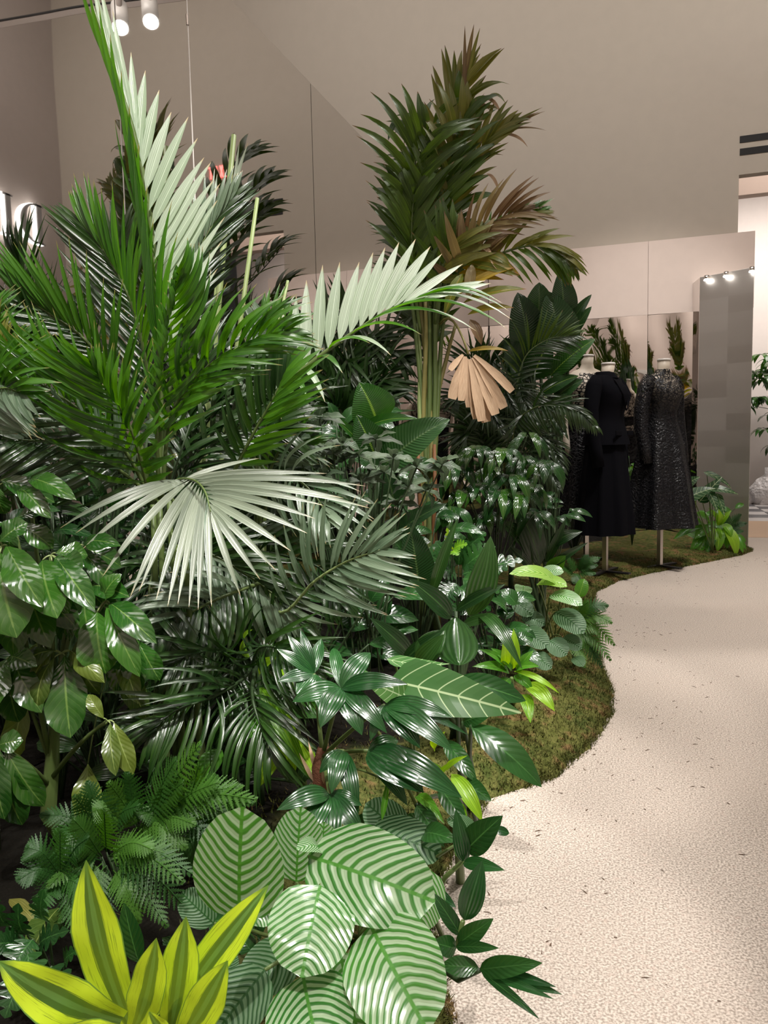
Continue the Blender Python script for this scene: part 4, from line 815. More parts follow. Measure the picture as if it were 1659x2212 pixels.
# ------------------------------------------------------------------ big paddle leaves
def paddle(label, px, d, rows, mt, cat='plant', y0=1000, bow=.12, prof='ovate', name='strelitzia', nseg=12):
    p = plant(name, label, px, d, cat); G = wloc(p)
    for r_ in rows:
        bx, by, tx, ty, w_ = r_[:5]; kw = r_[5] if len(r_) > 5 else {}; kw = dict(kw); dd = kw.pop('d', d); mm = kw.pop('m', mt); dt = kw.pop('dt', -.08); b_ = kw.pop('bow', bow)
        A = V(bx, by, dd); leaf(p, mm, A, (tx, ty, dd+dt), w_, b_, kw.pop('nh', .7), kw.pop('prof', prof), kw.pop('fold', .12), nseg=nseg, **kw)
        stalk(p, G+Vector((random.uniform(-.03, .03), random.uniform(-.03, .03), 0)), A, .010*d/4+.002, 'stem_dark')
    return p
paddle('broad-leaved strelitzia in front of the kentia canes', 815, 3.15, [(814, 912, 776, 826, 104, dict(fold=.06)), (812, 990, 770, 896, 80, dict(m='banana', nh=.8)), (826, 1010, 972, 906, 92, dict(m='banana_dark', fold=.2)), (800, 985, 704, 890, 24, dict(fold=.4)),
    (790, 925, 905, 905, 26, dict(fold=.3, bow=.16)), (860, 1150, 965, 1088, 40, dict(m='banana_dark', fold=.3)), (905, 1270, 884, 1128, 78, dict(m='banana_dark', d=2.9)), (820, 1010, 740, 980, 40, dict(m='banana_dark')), (850, 1080, 830, 1010, 60, dict(m='banana_dark'))], 'banana')
paddle('tall dark strelitzia clump behind the kentia, left of the mannequins', 1185, 5.3, [(1205, 760, 1186, 630, 96, {}), (1140, 760, 1118, 632, 84, {}), (1188, 812, 1286, 732, 46, dict(m='banana')), (1152, 815, 1186, 728, 62, dict(m='banana')), (1232, 700, 1278, 636, 24, {}), (1236, 720, 1278, 662, 26, {}), (1170, 850, 1250, 812, 36, dict(m='banana')),
    (1120, 800, 1090, 730, 60, {}), (1215, 690, 1210, 585, 60, {}), (1160, 700, 1165, 610, 70, {}), (1200, 860, 1260, 820, 40, dict(fold=.2)), (1190, 900, 1235, 850, 46, dict(m='banana_dark')), (1215, 800, 1262, 770, 30, dict(m='banana_dark')), (1130, 830, 1100, 790, 50, {})], 'banana_dark')

# ------------------------------------------------------------------ umbrella plants
def whorl(par, c, rows, mt, nh=.6, prof='obov', bow=.14, stalkm='stem_pale', fold=.10, d=None, **kw):
    """rows: (base offset already in pixels) leaflets round one centre c"""
    for (bx, by, tx, ty, w_) in rows:
        A = V(bx, by, c[2]-.01); leaf(par, mt, A, (tx, ty, c[2]+random.uniform(-.10, .03)), w_*1.3, bow, nh, prof, fold, nseg=9, wave=.22, **kw)
        if (bx-c[0])**2+(by-c[1])**2 > 30: stalk(par, V(*c), A, .0022, stalkm, sag=.25)
p = plant('umbrella_plant', 'big glossy umbrella plant at the left edge with forked green trunk', 105, 1.72, 'plant'); G = wloc(p)
tr_ = [V(104, 1760, 1.72), V(112, 1660, 1.72), V(118, 1560, 1.72), V(128, 1470, 1.7), V(133, 1412, 1.68)]
MB().tube([Vector((0, 0, 0))]+[q-G for q in tr_], [.020, .018, .016, .012, .008, .005], 9).obj('trunk', MAT['stem'], p, G, True)
for c, s in (((232, 1558, 1.62), (115, 1676, 1.71)), ((228, 1298, 1.66), (128, 1470, 1.70)), ((5, 1180, 1.60), (112, 1660, 1.72)), ((110, 1200, 1.62), (118, 1560, 1.72)), ((28, 1128, 1.68), (118, 1560, 1.74)), ((2, 1615, 1.55), (110, 1700, 1.72)), ((60, 1040, 1.7), (120, 1560, 1.75)), ((170, 1180, 1.72), (128, 1470, 1.72))): stalk(p, V(*s), V(*c), .006, 'stem', 'branch', .1)
whorl(p, (133, 1412, 1.68), [(140, 1416, 152, 1594, 74)], 'schefflera', bow=.05)
whorl(p, (133, 1412, 1.68), [(112, 1408, 62, 1518, 44), (118, 1420, 80, 1535, 34), (150, 1405, 215, 1500, 42), (156, 1408, 226, 1475, 36), (120, 1405, 40, 1440, 34)], 'schefflera_olive', bow=.22, curl=.25)
whorl(p, (5, 1180, 1.60), [(0, 1195, 36, 1378, 98), (14, 1178, 92, 1312, 56), (-10, 1190, -40, 1340, 80), (0, 1170, 60, 1130, 46)], 'schefflera', bow=.10)
whorl(p, (110, 1200, 1.62), [(92, 1210, 124, 1336, 68), (118, 1205, 175, 1240, 52), (112, 1212, 148, 1326, 40), (125, 1208, 205, 1318, 46), (120, 1195, 190, 1200, 36)], 'schefflera', bow=.14)
whorl(p, (228, 1298, 1.66), [(210, 1322, 228, 1455, 72), (236, 1302, 338, 1390, 44), (232, 1306, 302, 1462, 44), (222, 1300, 262, 1240, 36)], 'schefflera', bow=.16)
whorl(p, (232, 1558, 1.62), [(238, 1562, 250, 1676, 30), (246, 1560, 288, 1674, 36), (224, 1552, 190, 1500, 24)], 'schefflera_olive', bow=.10)
whorl(p, (2, 1615, 1.55), [(0, 1622, 48, 1782, 64), (10, 1614, 96, 1742, 48), (-8, 1620, 10, 1770, 50), (-4, 1610, 50, 1600, 40)], 'schefflera', bow=.12)
whorl(p, (60, 1040, 1.7), [(2, 1038, 118, 1086, 46), (60, 1036, 165, 1080, 34), (40, 1050, 110, 1120, 34), (-6, 1050, 10, 1110, 40)], 'schefflera', bow=.14)
whorl(p, (28, 1128, 1.68), [(45, 1132, 115, 1185, 40), (20, 1134, 30, 1200, 36), (10, 1130, -50, 1160, 36), (36, 1120, 110, 1100, 30)], 'schefflera', bow=.14)
whorl(p, (170, 1180, 1.72), [(175, 1182, 262, 1225, 36), (178, 1190, 252, 1280, 34), (165, 1190, 170, 1260, 34), (180, 1178, 262, 1180, 28)], 'schefflera', bow=.16)
whorl(p, (255, 1400, 1.75), [(250, 1400, 320, 1560, 40), (262, 1400, 298, 1520, 36), (60, 1500, 30, 1640, 50), (190, 1650, 195, 1790, 50), (90, 1380, 70, 1480, 40)], 'schefflera_olive', bow=.08)
whorl(p, (60, 1260, 1.68), [(62, 1264, 110, 1400, 56), (55, 1264, 30, 1420, 60), (70, 1262, 170, 1360, 50), (58, 1258, -20, 1330, 50), (66, 1255, 150, 1265, 40)], 'schefflera', bow=.14)
whorl(p, (180, 1270, 1.72), [(182, 1274, 200, 1400, 50), (176, 1274, 140, 1390, 50), (190, 1272, 270, 1360, 44), (186, 1266, 280, 1290, 40)], 'schefflera', bow=.14)
whorl(p, (20, 1420, 1.68), [(20, 1424, 40, 1560, 60), (14, 1424, -20, 1540, 56), (28, 1424, 90, 1540, 48), (20, 1418, 80, 1440, 40)], 'schefflera', bow=.12)
whorl(p, (290, 1380, 1.74), [(288, 1384, 300, 1500, 40), (296, 1382, 345, 1470, 40), (282, 1384, 250, 1500, 44)], 'schefflera', bow=.12)
for c, s in (((60, 1260, 1.68), (118, 1560, 1.72)), ((180, 1270, 1.72), (128, 1470, 1.70)), ((20, 1420, 1.68), (112, 1660, 1.72)), ((290, 1380, 1.74), (128, 1500, 1.70))): stalk(p, V(*s), V(*c), .005, 'stem', 'branch', .1)
# second umbrella plant, middle of the bed
p = plant('umbrella_plant', 'glossy umbrella plant with drooping leaf whorls behind the split-leaf philodendron', 1070, 3.9, 'plant'); G = wloc(p)
for i, (cx, cy) in enumerate(((1030, 968), (1085, 975), (1130, 990), (1150, 1050), (1078, 1062), (1030, 1050), (1125, 1068), (985, 1010), (1060, 1015), (1105, 1030), (975, 1100), (1155, 1110), (1000, 1065), (1140, 940), (1175, 1000), (1048, 1110))):
    d = 3.75+random.uniform(-.12, .2); C = V(cx, cy, d); stalk(p, G+Vector((0, 0, random.uniform(.1, .5))), C, .004, 'stem_dark', 'branch', .1); k = random.randint(6, 8); a0 = random.uniform(0, 1)
    for j in range(k):
        a = a0+2*PI*j/k; rad = random.uniform(34, 46); A = V(cx+7*math.cos(a), cy-3-4*math.sin(a), d)
        leaf(p, 'glossy' if random.random() < .6 else 'schefflera', A, (cx+rad*1.0*math.cos(a)+random.uniform(-10, 10), cy+26+rad*.55*abs(math.sin(a*.5+.4))+random.uniform(-18, 26), d-.10*math.sin(a)), random.uniform(15, 26), .22, .45, 'lance', .10, nseg=7)

# ------------------------------------------------------------------ grey-leaved shrub
p = plant('grey_shrub', 'shrub with dull grey-green toothed leaves beside the hanging silver frond', 790, 2.5, 'shrub'); G = wloc(p)
for (cx, cy) in ((775, 985), (690, 905), (740, 960), (812, 950), (850, 990), (900, 1010), (955, 1005), (880, 1050), (700, 1030), (640, 950), (655, 1010), (860, 1090), (780, 1040), (760, 1090), (720, 980), (830, 1020), (640, 880), (920, 1060), (680, 960)):
    d = 2.5+random.uniform(-.12, .12); C = V(cx, cy, d); stalk(p, G+Vector((random.uniform(-.05, .05), 0, random.uniform(.1, .35))), C, .0035, 'stem_dark', 'branch', .06); a0 = random.uniform(0, 6)
    for j in range(6):
        a = a0+j*PI*2/6+random.uniform(-.3, .3); rad = random.uniform(36, 62)
        leaf(p, 'greyleaf', C, (cx+rad*math.cos(a), cy+rad*.55*math.sin(a)+8, d+.08*math.sin(a)), random.uniform(18, 28), .10, .45, 'lance', .14, nseg=7, wave=.25)

# ------------------------------------------------------------------ foreground: orbifolia, dracaena, ferns
p = plant('calathea', 'round-leaved calathea with silver-striped leaves at the bottom edge', 690, 1.45, 'plant'); G = wloc(p)
for (bx, by, bd, tx, ty, td, w_, mt, bo, nh, kw) in (
 (518, 1985, 1.30, 524, 1742, 1.22, 200, 'orbifolia', .05, .80, {}), (640, 1905, 1.36, 650, 1742, 1.34, 118, 'orbifolia', .05, .8, {}), (695, 1885, 1.40, 700, 1775, 1.38, 80, 'orbifolia', .05, .8, {}),
 (668, 1850, 1.25, 940, 1948, 1.16, 196, 'orbifolia', .10, .60, dict(wave=.08)), (692, 1912, 1.20, 652, 2112, 1.10, 186, 'orbifolia', .10, .62, dict(wave=.06)),
 (800, 1998, 1.16, 925, 2230, 1.03, 216, 'orbifolia', .08, .68, dict(wave=.05)), (655, 2108, 1.15, 700, 2310, 1.03, 195, 'orbifolia', .08, .65, {}),
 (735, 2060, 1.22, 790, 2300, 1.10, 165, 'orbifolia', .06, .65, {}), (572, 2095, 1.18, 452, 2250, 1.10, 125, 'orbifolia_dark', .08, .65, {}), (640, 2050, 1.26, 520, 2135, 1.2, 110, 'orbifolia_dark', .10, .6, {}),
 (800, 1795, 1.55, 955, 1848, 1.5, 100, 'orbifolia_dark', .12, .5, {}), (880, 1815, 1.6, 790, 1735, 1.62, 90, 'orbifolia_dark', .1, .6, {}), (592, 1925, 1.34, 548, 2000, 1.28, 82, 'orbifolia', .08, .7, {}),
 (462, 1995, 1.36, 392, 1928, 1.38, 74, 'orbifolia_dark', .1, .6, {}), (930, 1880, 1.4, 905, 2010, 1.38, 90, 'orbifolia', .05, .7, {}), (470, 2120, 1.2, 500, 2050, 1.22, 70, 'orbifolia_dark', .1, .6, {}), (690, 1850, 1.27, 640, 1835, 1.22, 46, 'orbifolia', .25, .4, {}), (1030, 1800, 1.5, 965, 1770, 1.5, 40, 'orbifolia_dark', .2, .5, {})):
    A = V(bx, by, bd); leaf(p, mt, A, (tx, ty, td), w_, bo, nh, 'round', .05, nseg=14, nl=4, **kw)
    stalk(p, G+Vector((random.uniform(-.05, .05), random.uniform(-.05, .05), 0)), A, .0045, 'stem')
p = plant('striped_dracaena', 'yellow and green striped dracaena in the bottom left corner', 330, 1.18, 'plant'); G = wloc(p)
MB().tube([Vector((0, 0, 0)), V(320, 2260, 1.16)-G, V(310, 2190, 1.14)-G], [.016, .016, .012], 9).obj('stem', MAT['stem_pale'], p, G, True)
for (bx, by, bd, tx, ty, td, w_, bo, sd) in ((282, 2215, 1.10, 186, 1858, 1.06, 82, .05, -.02), (290, 2220, 1.06, 338, 2026, 1.01, 66, .04, .05), (366, 2230, 1.08, 402, 1980, 1.04, 72, .05, .03), (372, 2190, 1.10, 580, 1912, 1.08, 66, .10, .0), (395, 2240, 1.04, 492, 2075, 1.0, 68, .06, .03),
   (262, 2205, 1.06, -4, 2076, 1.0, 84, .12, .0), (262, 2235, 1.02, 105, 2245, .97, 64, .14, .0), (318, 2215, 1.10, 358, 2075, 1.1, 42, .05, 0), (270, 2200, 1.12, 207, 2015, 1.1, 46, .06, 0), (365, 2240, .99, 322, 2185, .97, 34, .08, 0)):
    leaf(p, 'dracaena', (bx, by, bd), (tx, ty, td), w_*1.22, bo, .7, 'strap', .10, nseg=12, nl=3, wave=.16, side=sd)
leaf(p, 'glossy', (300, 2080, 1.2), (268, 1950, 1.2), 50, .05, .6, 'lance', .1)

def fernleaf(par, pts, n, Lpx, wpx, mat='fern', nrm=None, droop=.1, a0=72, a1=35):
    """one fern frond: a thin rachis with toothed pinnae, one mesh"""
    W = [V(*q) for q in pts]; Q = spline(W, 40); O = W[0]; dm = sum((q-EYE).dot(FW) for q in W)/len(W); Lm = Lpx*dm/FPX; wm = wpx*dm/FPX
    nrm = nrm or facing(.5); mb = MB().tube([q-O for q in Q[::4]+[Q[-1]]], .0015, 4)
    for i in range(n):
        f = i/(n-1); t = .12+.87*f; k = min(38, int(t*39)); P_ = Q[k].lerp(Q[k+1], t*39-k); T = (Q[min(k+2, 39)]-Q[max(0, k-1)]).normalized(); S = T.cross(nrm).normalized(); N = S.cross(T)
        a = math.radians(a0+(a1-a0)*f); L = Lm*(.45+.55*math.sin(PI*min(1, .3+f*.7))**.9)*(1-.65*max(0, f-.75)/.25)
        for sd in (1, -1):
            d = (T*math.cos(a)+S*sd*math.sin(a)+Vector((0, 0, -droop))+N*random.uniform(-.08, .12)).normalized(); s2 = d.cross(N).normalized(); vs = []; us = []; m_ = 13
            for q in range(m_+1):
                v = q/m_; hw = wm*.5*(1-v**1.8)*(1.0 if q % 2 == 0 else .38)+.0004; c = P_-O+d*(L*v)-N*(L*.10*v*v)
                lag = d*(wm*.25 if q % 2 == 0 else 0)
                vs += [c-s2*hw+lag, c+N*(.02*L*(1-v)), c+s2*hw+lag]; us += [(0, v), (.5, v), (1, v)]
            mb.add(vs, [(q*3+j, q*3+j+1, q*3+j+4, q*3+j+3) for q in range(m_) for j in range(2)], us)
    return mb.obj('frond', MAT[mat], par, O, True)
def fern(label, px, d, rows, n=14, L=34, w_=10, mat='fern'):
    p = plant('fern', label, px, d, 'fern'); G = wloc(p)
    for (x0, y0, x1, y1, up) in rows:
        A = V(x0, y0, d); B = (x1, y1, d-.06*random.random()-.03); mid_ = ((x0+x1)/2, (y0+y1)/2-up, d-.03)
        o = fernleaf(p, [(x0, y0, d), mid_, B], n, L*random.uniform(.85, 1.1), w_, mat if random.random() < .8 else 'fern_dark'); stalk(p, G, A, .002, 'stem_dark', sag=.05)
    return p
fern('bright fern between the umbrella plant trunk and the striped calathea', 310, 1.62, [(330, 1775, 432, 1606, 10), (330, 1785, 552, 1726, 36), (320, 1780, 395, 1690, 10), (300, 1780, 275, 1670, 0), (300, 1790, 235, 1690, 5), (310, 1800, 420, 1780, 24), (330, 1790, 470, 1690, 18), (290, 1790, 400, 1830, 26), (300, 1800, 350, 1860, 16), (310, 1770, 500, 1760, 30), (290, 1780, 205, 1750, 14), (320, 1790, 480, 1830, 40), (330, 1770, 520, 1700, 20), (320, 1760, 380, 1640, 5), (310, 1800, 260, 1860, 10)], 15, 46, 11)
fern('pale feathery fern spreading behind the striped dracaena', 250, 1.40, [(240, 1850, 395, 1905, 28), (250, 1870, 408, 1968, 30), (255, 1880, 360, 2000, 20), (220, 1850, 160, 1770, 6), (215, 1850, 105, 1915, 20), (220, 1865, 130, 1990, 16), (225, 1870, 175, 2010, 10), (235, 1850, 330, 1835, 22), (230, 1840, 225, 1750, 0), (240, 1860, 420, 1890, 36), (220, 1860, 90, 1860, 20), (230, 1870, 110, 2040, 20), (250, 1860, 380, 1850, 20), (245, 1880, 300, 1990, 20), (215, 1850, 150, 1830, 14), (235, 1880, 205, 2040, 10)], 15, 42, 10)
fern('broad fern arching to the right of the umbrella plant trunk', 420, 1.66, [(400, 1790, 545, 1735, 30), (400, 1790, 470, 1680, 14), (400, 1795, 430, 1650, 8), (400, 1790, 520, 1790, 26), (395, 1795, 350, 1700, 8), (400, 1800, 500, 1840, 26), (390, 1800, 330, 1860, 18), (400, 1800, 430, 1880, 16), (395, 1790, 300, 1760, 20)], 16, 44, 10)
fern('dark fern beside the lobed philodendron at the bottom left', 120, 1.35, [(130, 1890, 60, 1830, 16), (130, 1890, 190, 1810, 14), (130, 1895, 40, 1900, 20), (135, 1895, 200, 1960, 18), (130, 1900, 80, 1980, 16), (130, 1890, 130, 1790, 4), (135, 1900, 170, 2020, 12)], 14, 40, 10, 'fern_dark')
fern('shaded fern low beside the umbrella plant trunk', 210, 1.62, [(215, 1800, 160, 1720, 6), (220, 1800, 240, 1715, 6), (215, 1810, 120, 1800, 16), (225, 1800, 300, 1740, 14), (215, 1810, 140, 1860, 12), (215, 1800, 90, 1760, 14), (220, 1800, 190, 1690, 4)], 14, 36, 10, 'fern_dark')

# split-leaf philodendron, bottom left
def lobed(label, px, d, rows, mt='limegreen', lob=6, name='philodendron'):
    p = plant(name, label, px, d, 'plant'); G = wloc(p)
    for (bx, by, tx, ty, w_, dd) in rows:
        A = V(bx, by, dd); leaf(p, mt, A, (tx, ty, dd-.04), w_, .12, .55, 'ovate', .08, nseg=lob*4, nl=2, lobes=lob); stalk(p, G, A, .003, 'stem_dark')
    return p
lobed('lobed-leaf philodendron in the lower left corner beside the dracaena', 60, 1.25, [(60, 2020, 40, 1950, 70, 1.22), (70, 2030, 20, 2110, 80, 1.18), (85, 2040, 150, 2010, 60, 1.2), (60, 2060, 90, 2170, 80, 1.14), (40, 2040, -20, 2040, 70, 1.2), (60, 2100, 10, 2200, 80, 1.1), (110, 2090, 170, 2190, 70, 1.12), (100, 1990, 95, 1920, 60, 1.25), (140, 2080, 175, 2050, 46, 1.2), (20, 2000, -10, 1930, 60, 1.22)], 'glossy', 5)
lobed('frilly split-leaf philodendron in the shade behind the aspidistra', 990, 3.1, [(980, 1230, 940, 1170, 70, 3.05), (990, 1220, 1000, 1155, 60, 3.05), (1000, 1230, 1070, 1180, 64, 3.0), (985, 1240, 930, 1230, 60, 3.0), (1000, 1240, 1090, 1230, 66, 2.98), (1000, 1250, 1080, 1280, 66, 2.95), (985, 1260, 950, 1310, 60, 2.95), (1010, 1250, 1130, 1210, 60, 3.0), (970, 1230, 900, 1190, 56, 3.1), (990, 1270, 1060, 1320, 60, 2.9), (1000, 1200, 1050, 1150, 56, 3.1)], 'glossy', 7)
lobed('small bright lime philodendron shoot behind the aspidistra leaf', 965, 3.0, [(975, 1185, 968, 1172, 30, 2.98), (980, 1186, 1010, 1176, 34, 2.96), (976, 1190, 990, 1200, 30, 2.94), (970, 1180, 965, 1140, 22, 2.98)], 'lime', 5)

for lab, b_, t_, w_, m_ in (('large faded leaf fallen on the soil under the umbrella plant', (118, 1808, 1.5), (50, 1950, 1.36), 66, 'schefflera_olive'), ('small yellow leaf fallen on the soil at the left edge', (10, 1800, 1.5), (72, 1842, 1.45), 34, 'kentia_olive'), ('curled dark leaf fallen at the left edge below the umbrella plant', (-20, 1850, 1.42), (44, 1905, 1.36), 56, 'glossy')):
    A = V(*b_); B = V(*t_); sh = moss_z(A.x, A.y); A.z = sh+.02; B.z = moss_z(B.x, B.y)+.02
    vs, fs, us = leafgeo(A, B, w_*1.45/FPX, .08, Vector((0, 0, 1)), 'lance', .08, 10, wave=.15)
    o = link('fallen_leaf', mesh('fallen_leaf', [v-A for v in vs], fs, us, True, [MAT[m_]]), None, A); tagit(o, lab, 'leaf')
# ------------------------------------------------------------------ fan-leaved plants with a fibrous trunk
p = plant('fan_palm', 'glossy dark hand-leaved plant on a short brown fibrous trunk', 695, 1.74, 'plant'); G = wloc(p)
TP = V(697, 1655, 1.66)
MB().tube([Vector((0, 0, 0)), (TP-G)*.55, TP-G, V(700, 1615, 1.66)-G], [.030, .027, .024, .014], 10).obj('trunk', MAT['fibre'], p, G, True)
for j in range(5):
    a = j*1.3; A = TP+Vector((.022*math.cos(a), .022*math.sin(a), -.03)); leaf(p, 'dead', A, A+Vector((.03*math.cos(a), .03*math.sin(a), .07)), 9, .1, .6, 'lance', name='fibre_tuft', nseg=4, nl=1)
def hand(c, rows, mt='fan', bo=.16, nh=.55, prof='lance', fold=.10):
    C = V(*c); stalk(p, TP+Vector((0, 0, .02)), C, .0055, 'stem', 'leaf_stalk', .05)
    for (tx, ty, w_, dt) in rows: leaf(p, mt, C, (tx, ty, c[2]+dt), w_, bo, nh, prof, fold, 'leaf', nseg=10)
hand((737, 1488, 1.58), [(782, 1588, 52, -.08), (692, 1572, 52, -.08), (632, 1516, 46, -.03), (880, 1478, 42, -.05), (800, 1410, 50, .06), (836, 1584, 42, -.08), (720, 1400, 30, .1)])
hand((831, 1523, 1.56), [(907, 1616, 56, -.08), (979, 1624, 50, -.10), (976, 1550, 42, -.06), (1012, 1588, 20, -.06), (800, 1600, 30, -.05)])
hand((678, 1455, 1.68), [(598, 1402, 28, .0), (622, 1372, 28, .02), (650, 1362, 26, .04), (694, 1380, 30, .06), (600, 1472, 32, -.04), (640, 1500, 36, -.05), (710, 1560, 34, -.06)], bo=.08)
hand((795, 1622, 1.54), [(915, 1712, 78, -.08), (998, 1724, 64, -.08), (880, 1740, 40, -.06), (860, 1600, 36, .04)], bo=.18)
hand((742, 1622, 1.52), [(716, 1714, 44, -.08), (772, 1772, 38, -.08), (690, 1670, 30, -.03)], bo=.20)
hand((712, 1716, 1.46), [(598, 1750, 46, -.06), (648, 1842, 48, -.08), (712, 1854, 60, -.08), (790, 1818, 42, -.06), (782, 1740, 30, -.02)], bo=.2)
leaf(p, 'limegreen', (838, 1690, 1.5), (825, 1772, 1.48), 14, .02, .6, 'strap', .4, 'rolled_leaf'); stalk(p, TP, V(838, 1690, 1.5), .003, 'stem')
# silver-veined alocasia
def veined(label, px, d, rows, mt):
    p = plant('alocasia', label, px, d, 'plant'); G = wloc(p)
    for (bx, by, tx, ty, w_, dd, bo, nh) in rows:
        A = V(bx, by, dd); leaf(p, mt, A, (tx, ty, dd-.08), w_, bo, nh, 'arrow', .06, nseg=12, nl=3); stalk(p, G, V(bx+(tx-bx)*.12, by+(ty-by)*.12, dd+.01), .005, 'stem')
    return p
veined('alocasia with bold white veins reaching toward the path', 900, 2.05, [(842, 1470, 1126, 1540, 112, 1.86, .08, .75), (878, 1508, 788, 1470, 62, 1.84, .06, .75), (836, 1424, 970, 1434, 34, 1.95, -.05, .4), (700, 1440, 850, 1486, 40, 1.8, .06, .6)], 'alocasia')
veined('dark alocasia with pale veins at the foot of the silver column', 1540, 6.9, [(1510, 1085, 1560, 1030, 30, 6.8, .1, .6), (1480, 1080, 1545, 1055, 36, 6.75, .1, .5), (1520, 1020, 1580, 1055, 18, 6.8, .1, .5), (1530, 1055, 1595, 1068, 20, 6.75, .1, .6), (1530, 1060, 1550, 1105, 22, 6.75, .05, .6), (1548, 1065, 1565, 1115, 18, 6.75, .05, .6), (1480, 1050, 1512, 1030, 26, 6.85, .1, .6)], 'alocasia_dark')

# aspidistra and dark philodendron leaves along the edge
A1 = paddle('dark strap-leaved aspidistra clump in the middle of the bed', 990, 2.5, [(1012, 1330, 1060, 1158, 62, dict(fold=.05, side=.05)), (975, 1335, 884, 1252, 46, {}), (1035, 1332, 1128, 1445, 30, dict(bow=.3, dt=-.2)), (930, 1290, 988, 1120, 26, dict(fold=.3)), (985, 1320, 1092, 1262, 26, dict(fold=.2)), (890, 1420, 800, 1335, 40, {}), (900, 1440, 960, 1370, 40, dict(d=2.2)), (870, 1430, 960, 1360, 30, dict(d=2.25)), (1000, 1350, 1080, 1330, 24, {})], 'aspid', prof='lance', name='aspidistra')
p = A1
leaf(p, 'aspid', (985, 1332, 2.25), (992, 1437, 2.15), 98, -.05, .75, 'lance', -.30, nseg=10, nl=3); stalk(p, wloc(p), V(985, 1332, 2.25), .006, 'stem_dark')
leaf(p, 'aspid', (905, 1432, 2.2), (962, 1362, 2.2), 60, .12, .6, 'lance', .15); 
paddle('dark philodendron with long glossy leaves touching the path', 1010, 2.15, [(985, 1468, 1136, 1514, 56, dict(d=2.0, dt=-.02)), (1018, 1568, 1170, 1700, 66, dict(d=1.95, dt=-.06, nh=.6)), (1000, 1690, 1062, 1730, 40, dict(d=1.8)), (960, 1600, 1030, 1690, 40, dict(d=1.85)), (1000, 1560, 1066, 1540, 36, dict(d=2.0)), (950, 1700, 1010, 1790, 40, dict(d=1.7)), (900, 1740, 960, 1830, 40, dict(d=1.65))], 'glossy', prof='lance', name='philodendron')
paddle('broad dark aspidistra standing left of the mannequin skirts', 1165, 4.0, [(1166, 1222, 1112, 1084, 56, dict(fold=.05)), (1158, 1196, 1076, 1122, 40, {}), (1188, 1180, 1258, 1148, 30, dict(bow=.28)), (1180, 1215, 1222, 1122, 20, {}), (1175, 1235, 1270, 1172, 18, dict(fold=.3)), (1185, 1240, 1222, 1200, 36, dict(m='limegreen')), (1140, 1230, 1130, 1150, 26, {}), (1150, 1235, 1100, 1180, 24, {})], 'aspid', prof='lance', name='aspidistra')

# second calathea with ferns at the path
p = plant('calathea', 'smaller round-leaved calathea at the edge of the path', 1185, 3.55, 'plant'); G = wloc(p)
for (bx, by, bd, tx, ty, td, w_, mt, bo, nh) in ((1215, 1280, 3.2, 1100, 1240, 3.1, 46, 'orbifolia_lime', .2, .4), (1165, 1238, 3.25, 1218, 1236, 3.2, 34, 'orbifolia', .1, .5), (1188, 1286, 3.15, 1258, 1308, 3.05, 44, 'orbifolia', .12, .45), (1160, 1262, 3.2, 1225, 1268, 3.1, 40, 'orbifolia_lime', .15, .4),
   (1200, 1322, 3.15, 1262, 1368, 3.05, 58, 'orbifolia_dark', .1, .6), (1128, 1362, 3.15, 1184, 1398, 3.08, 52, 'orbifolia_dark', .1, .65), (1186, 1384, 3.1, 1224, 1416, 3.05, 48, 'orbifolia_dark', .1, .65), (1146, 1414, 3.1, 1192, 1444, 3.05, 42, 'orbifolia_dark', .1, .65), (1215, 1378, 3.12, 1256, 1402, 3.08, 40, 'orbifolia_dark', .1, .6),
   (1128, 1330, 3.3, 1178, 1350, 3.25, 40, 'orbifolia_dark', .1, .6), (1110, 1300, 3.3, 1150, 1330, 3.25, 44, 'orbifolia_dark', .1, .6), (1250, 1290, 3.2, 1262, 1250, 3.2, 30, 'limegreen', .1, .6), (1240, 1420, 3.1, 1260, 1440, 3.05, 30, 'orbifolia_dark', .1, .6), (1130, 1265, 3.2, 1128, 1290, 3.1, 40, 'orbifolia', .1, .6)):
    A = V(bx, by, bd); leaf(p, mt, A, (tx, ty, td), w_, bo, nh, 'round', .06, nseg=10, nl=3); stalk(p, G+Vector((random.uniform(-.04, .04), random.uniform(-.04, .04), 0)), A, .004, 'stem')
fern('small fern reaching over the path beside the smaller calathea', 1240, 3.35, [(1240, 1350, 1326, 1392, 22), (1245, 1340, 1312, 1308, 14), (1240, 1345, 1320, 1345, 18), (1240, 1360, 1318, 1425, 18), (1235, 1360, 1290, 1420, 10), (1230, 1350, 1270, 1300, 6), (1240, 1365, 1300, 1440, 12), (1230, 1370, 1262, 1440, 8)], 14, 26, 7, 'fern')
fern('faded fern on the moss beside the jacketed mannequin stand', 1255, 5.6, [(1250, 1232, 1295, 1205, 6), (1250, 1232, 1290, 1222, 6), (1245, 1235, 1225, 1205, 4), (1250, 1235, 1270, 1200, 2), (1250, 1240, 1285, 1240, 6), (1250, 1240, 1240, 1260, 5), (1240, 1240, 1210, 1225, 5)], 14, 14, 5, 'fern_dark')
fern('dark fern against the foot of the silver column', 1580, 7.3, [(1565, 1150, 1600, 1112, 6), (1570, 1150, 1612, 1130, 6), (1570, 1155, 1604, 1148, 5), (1565, 1155, 1598, 1168, 5), (1560, 1150, 1572, 1112, 2)], 14, 14, 5, 'fern_dark')

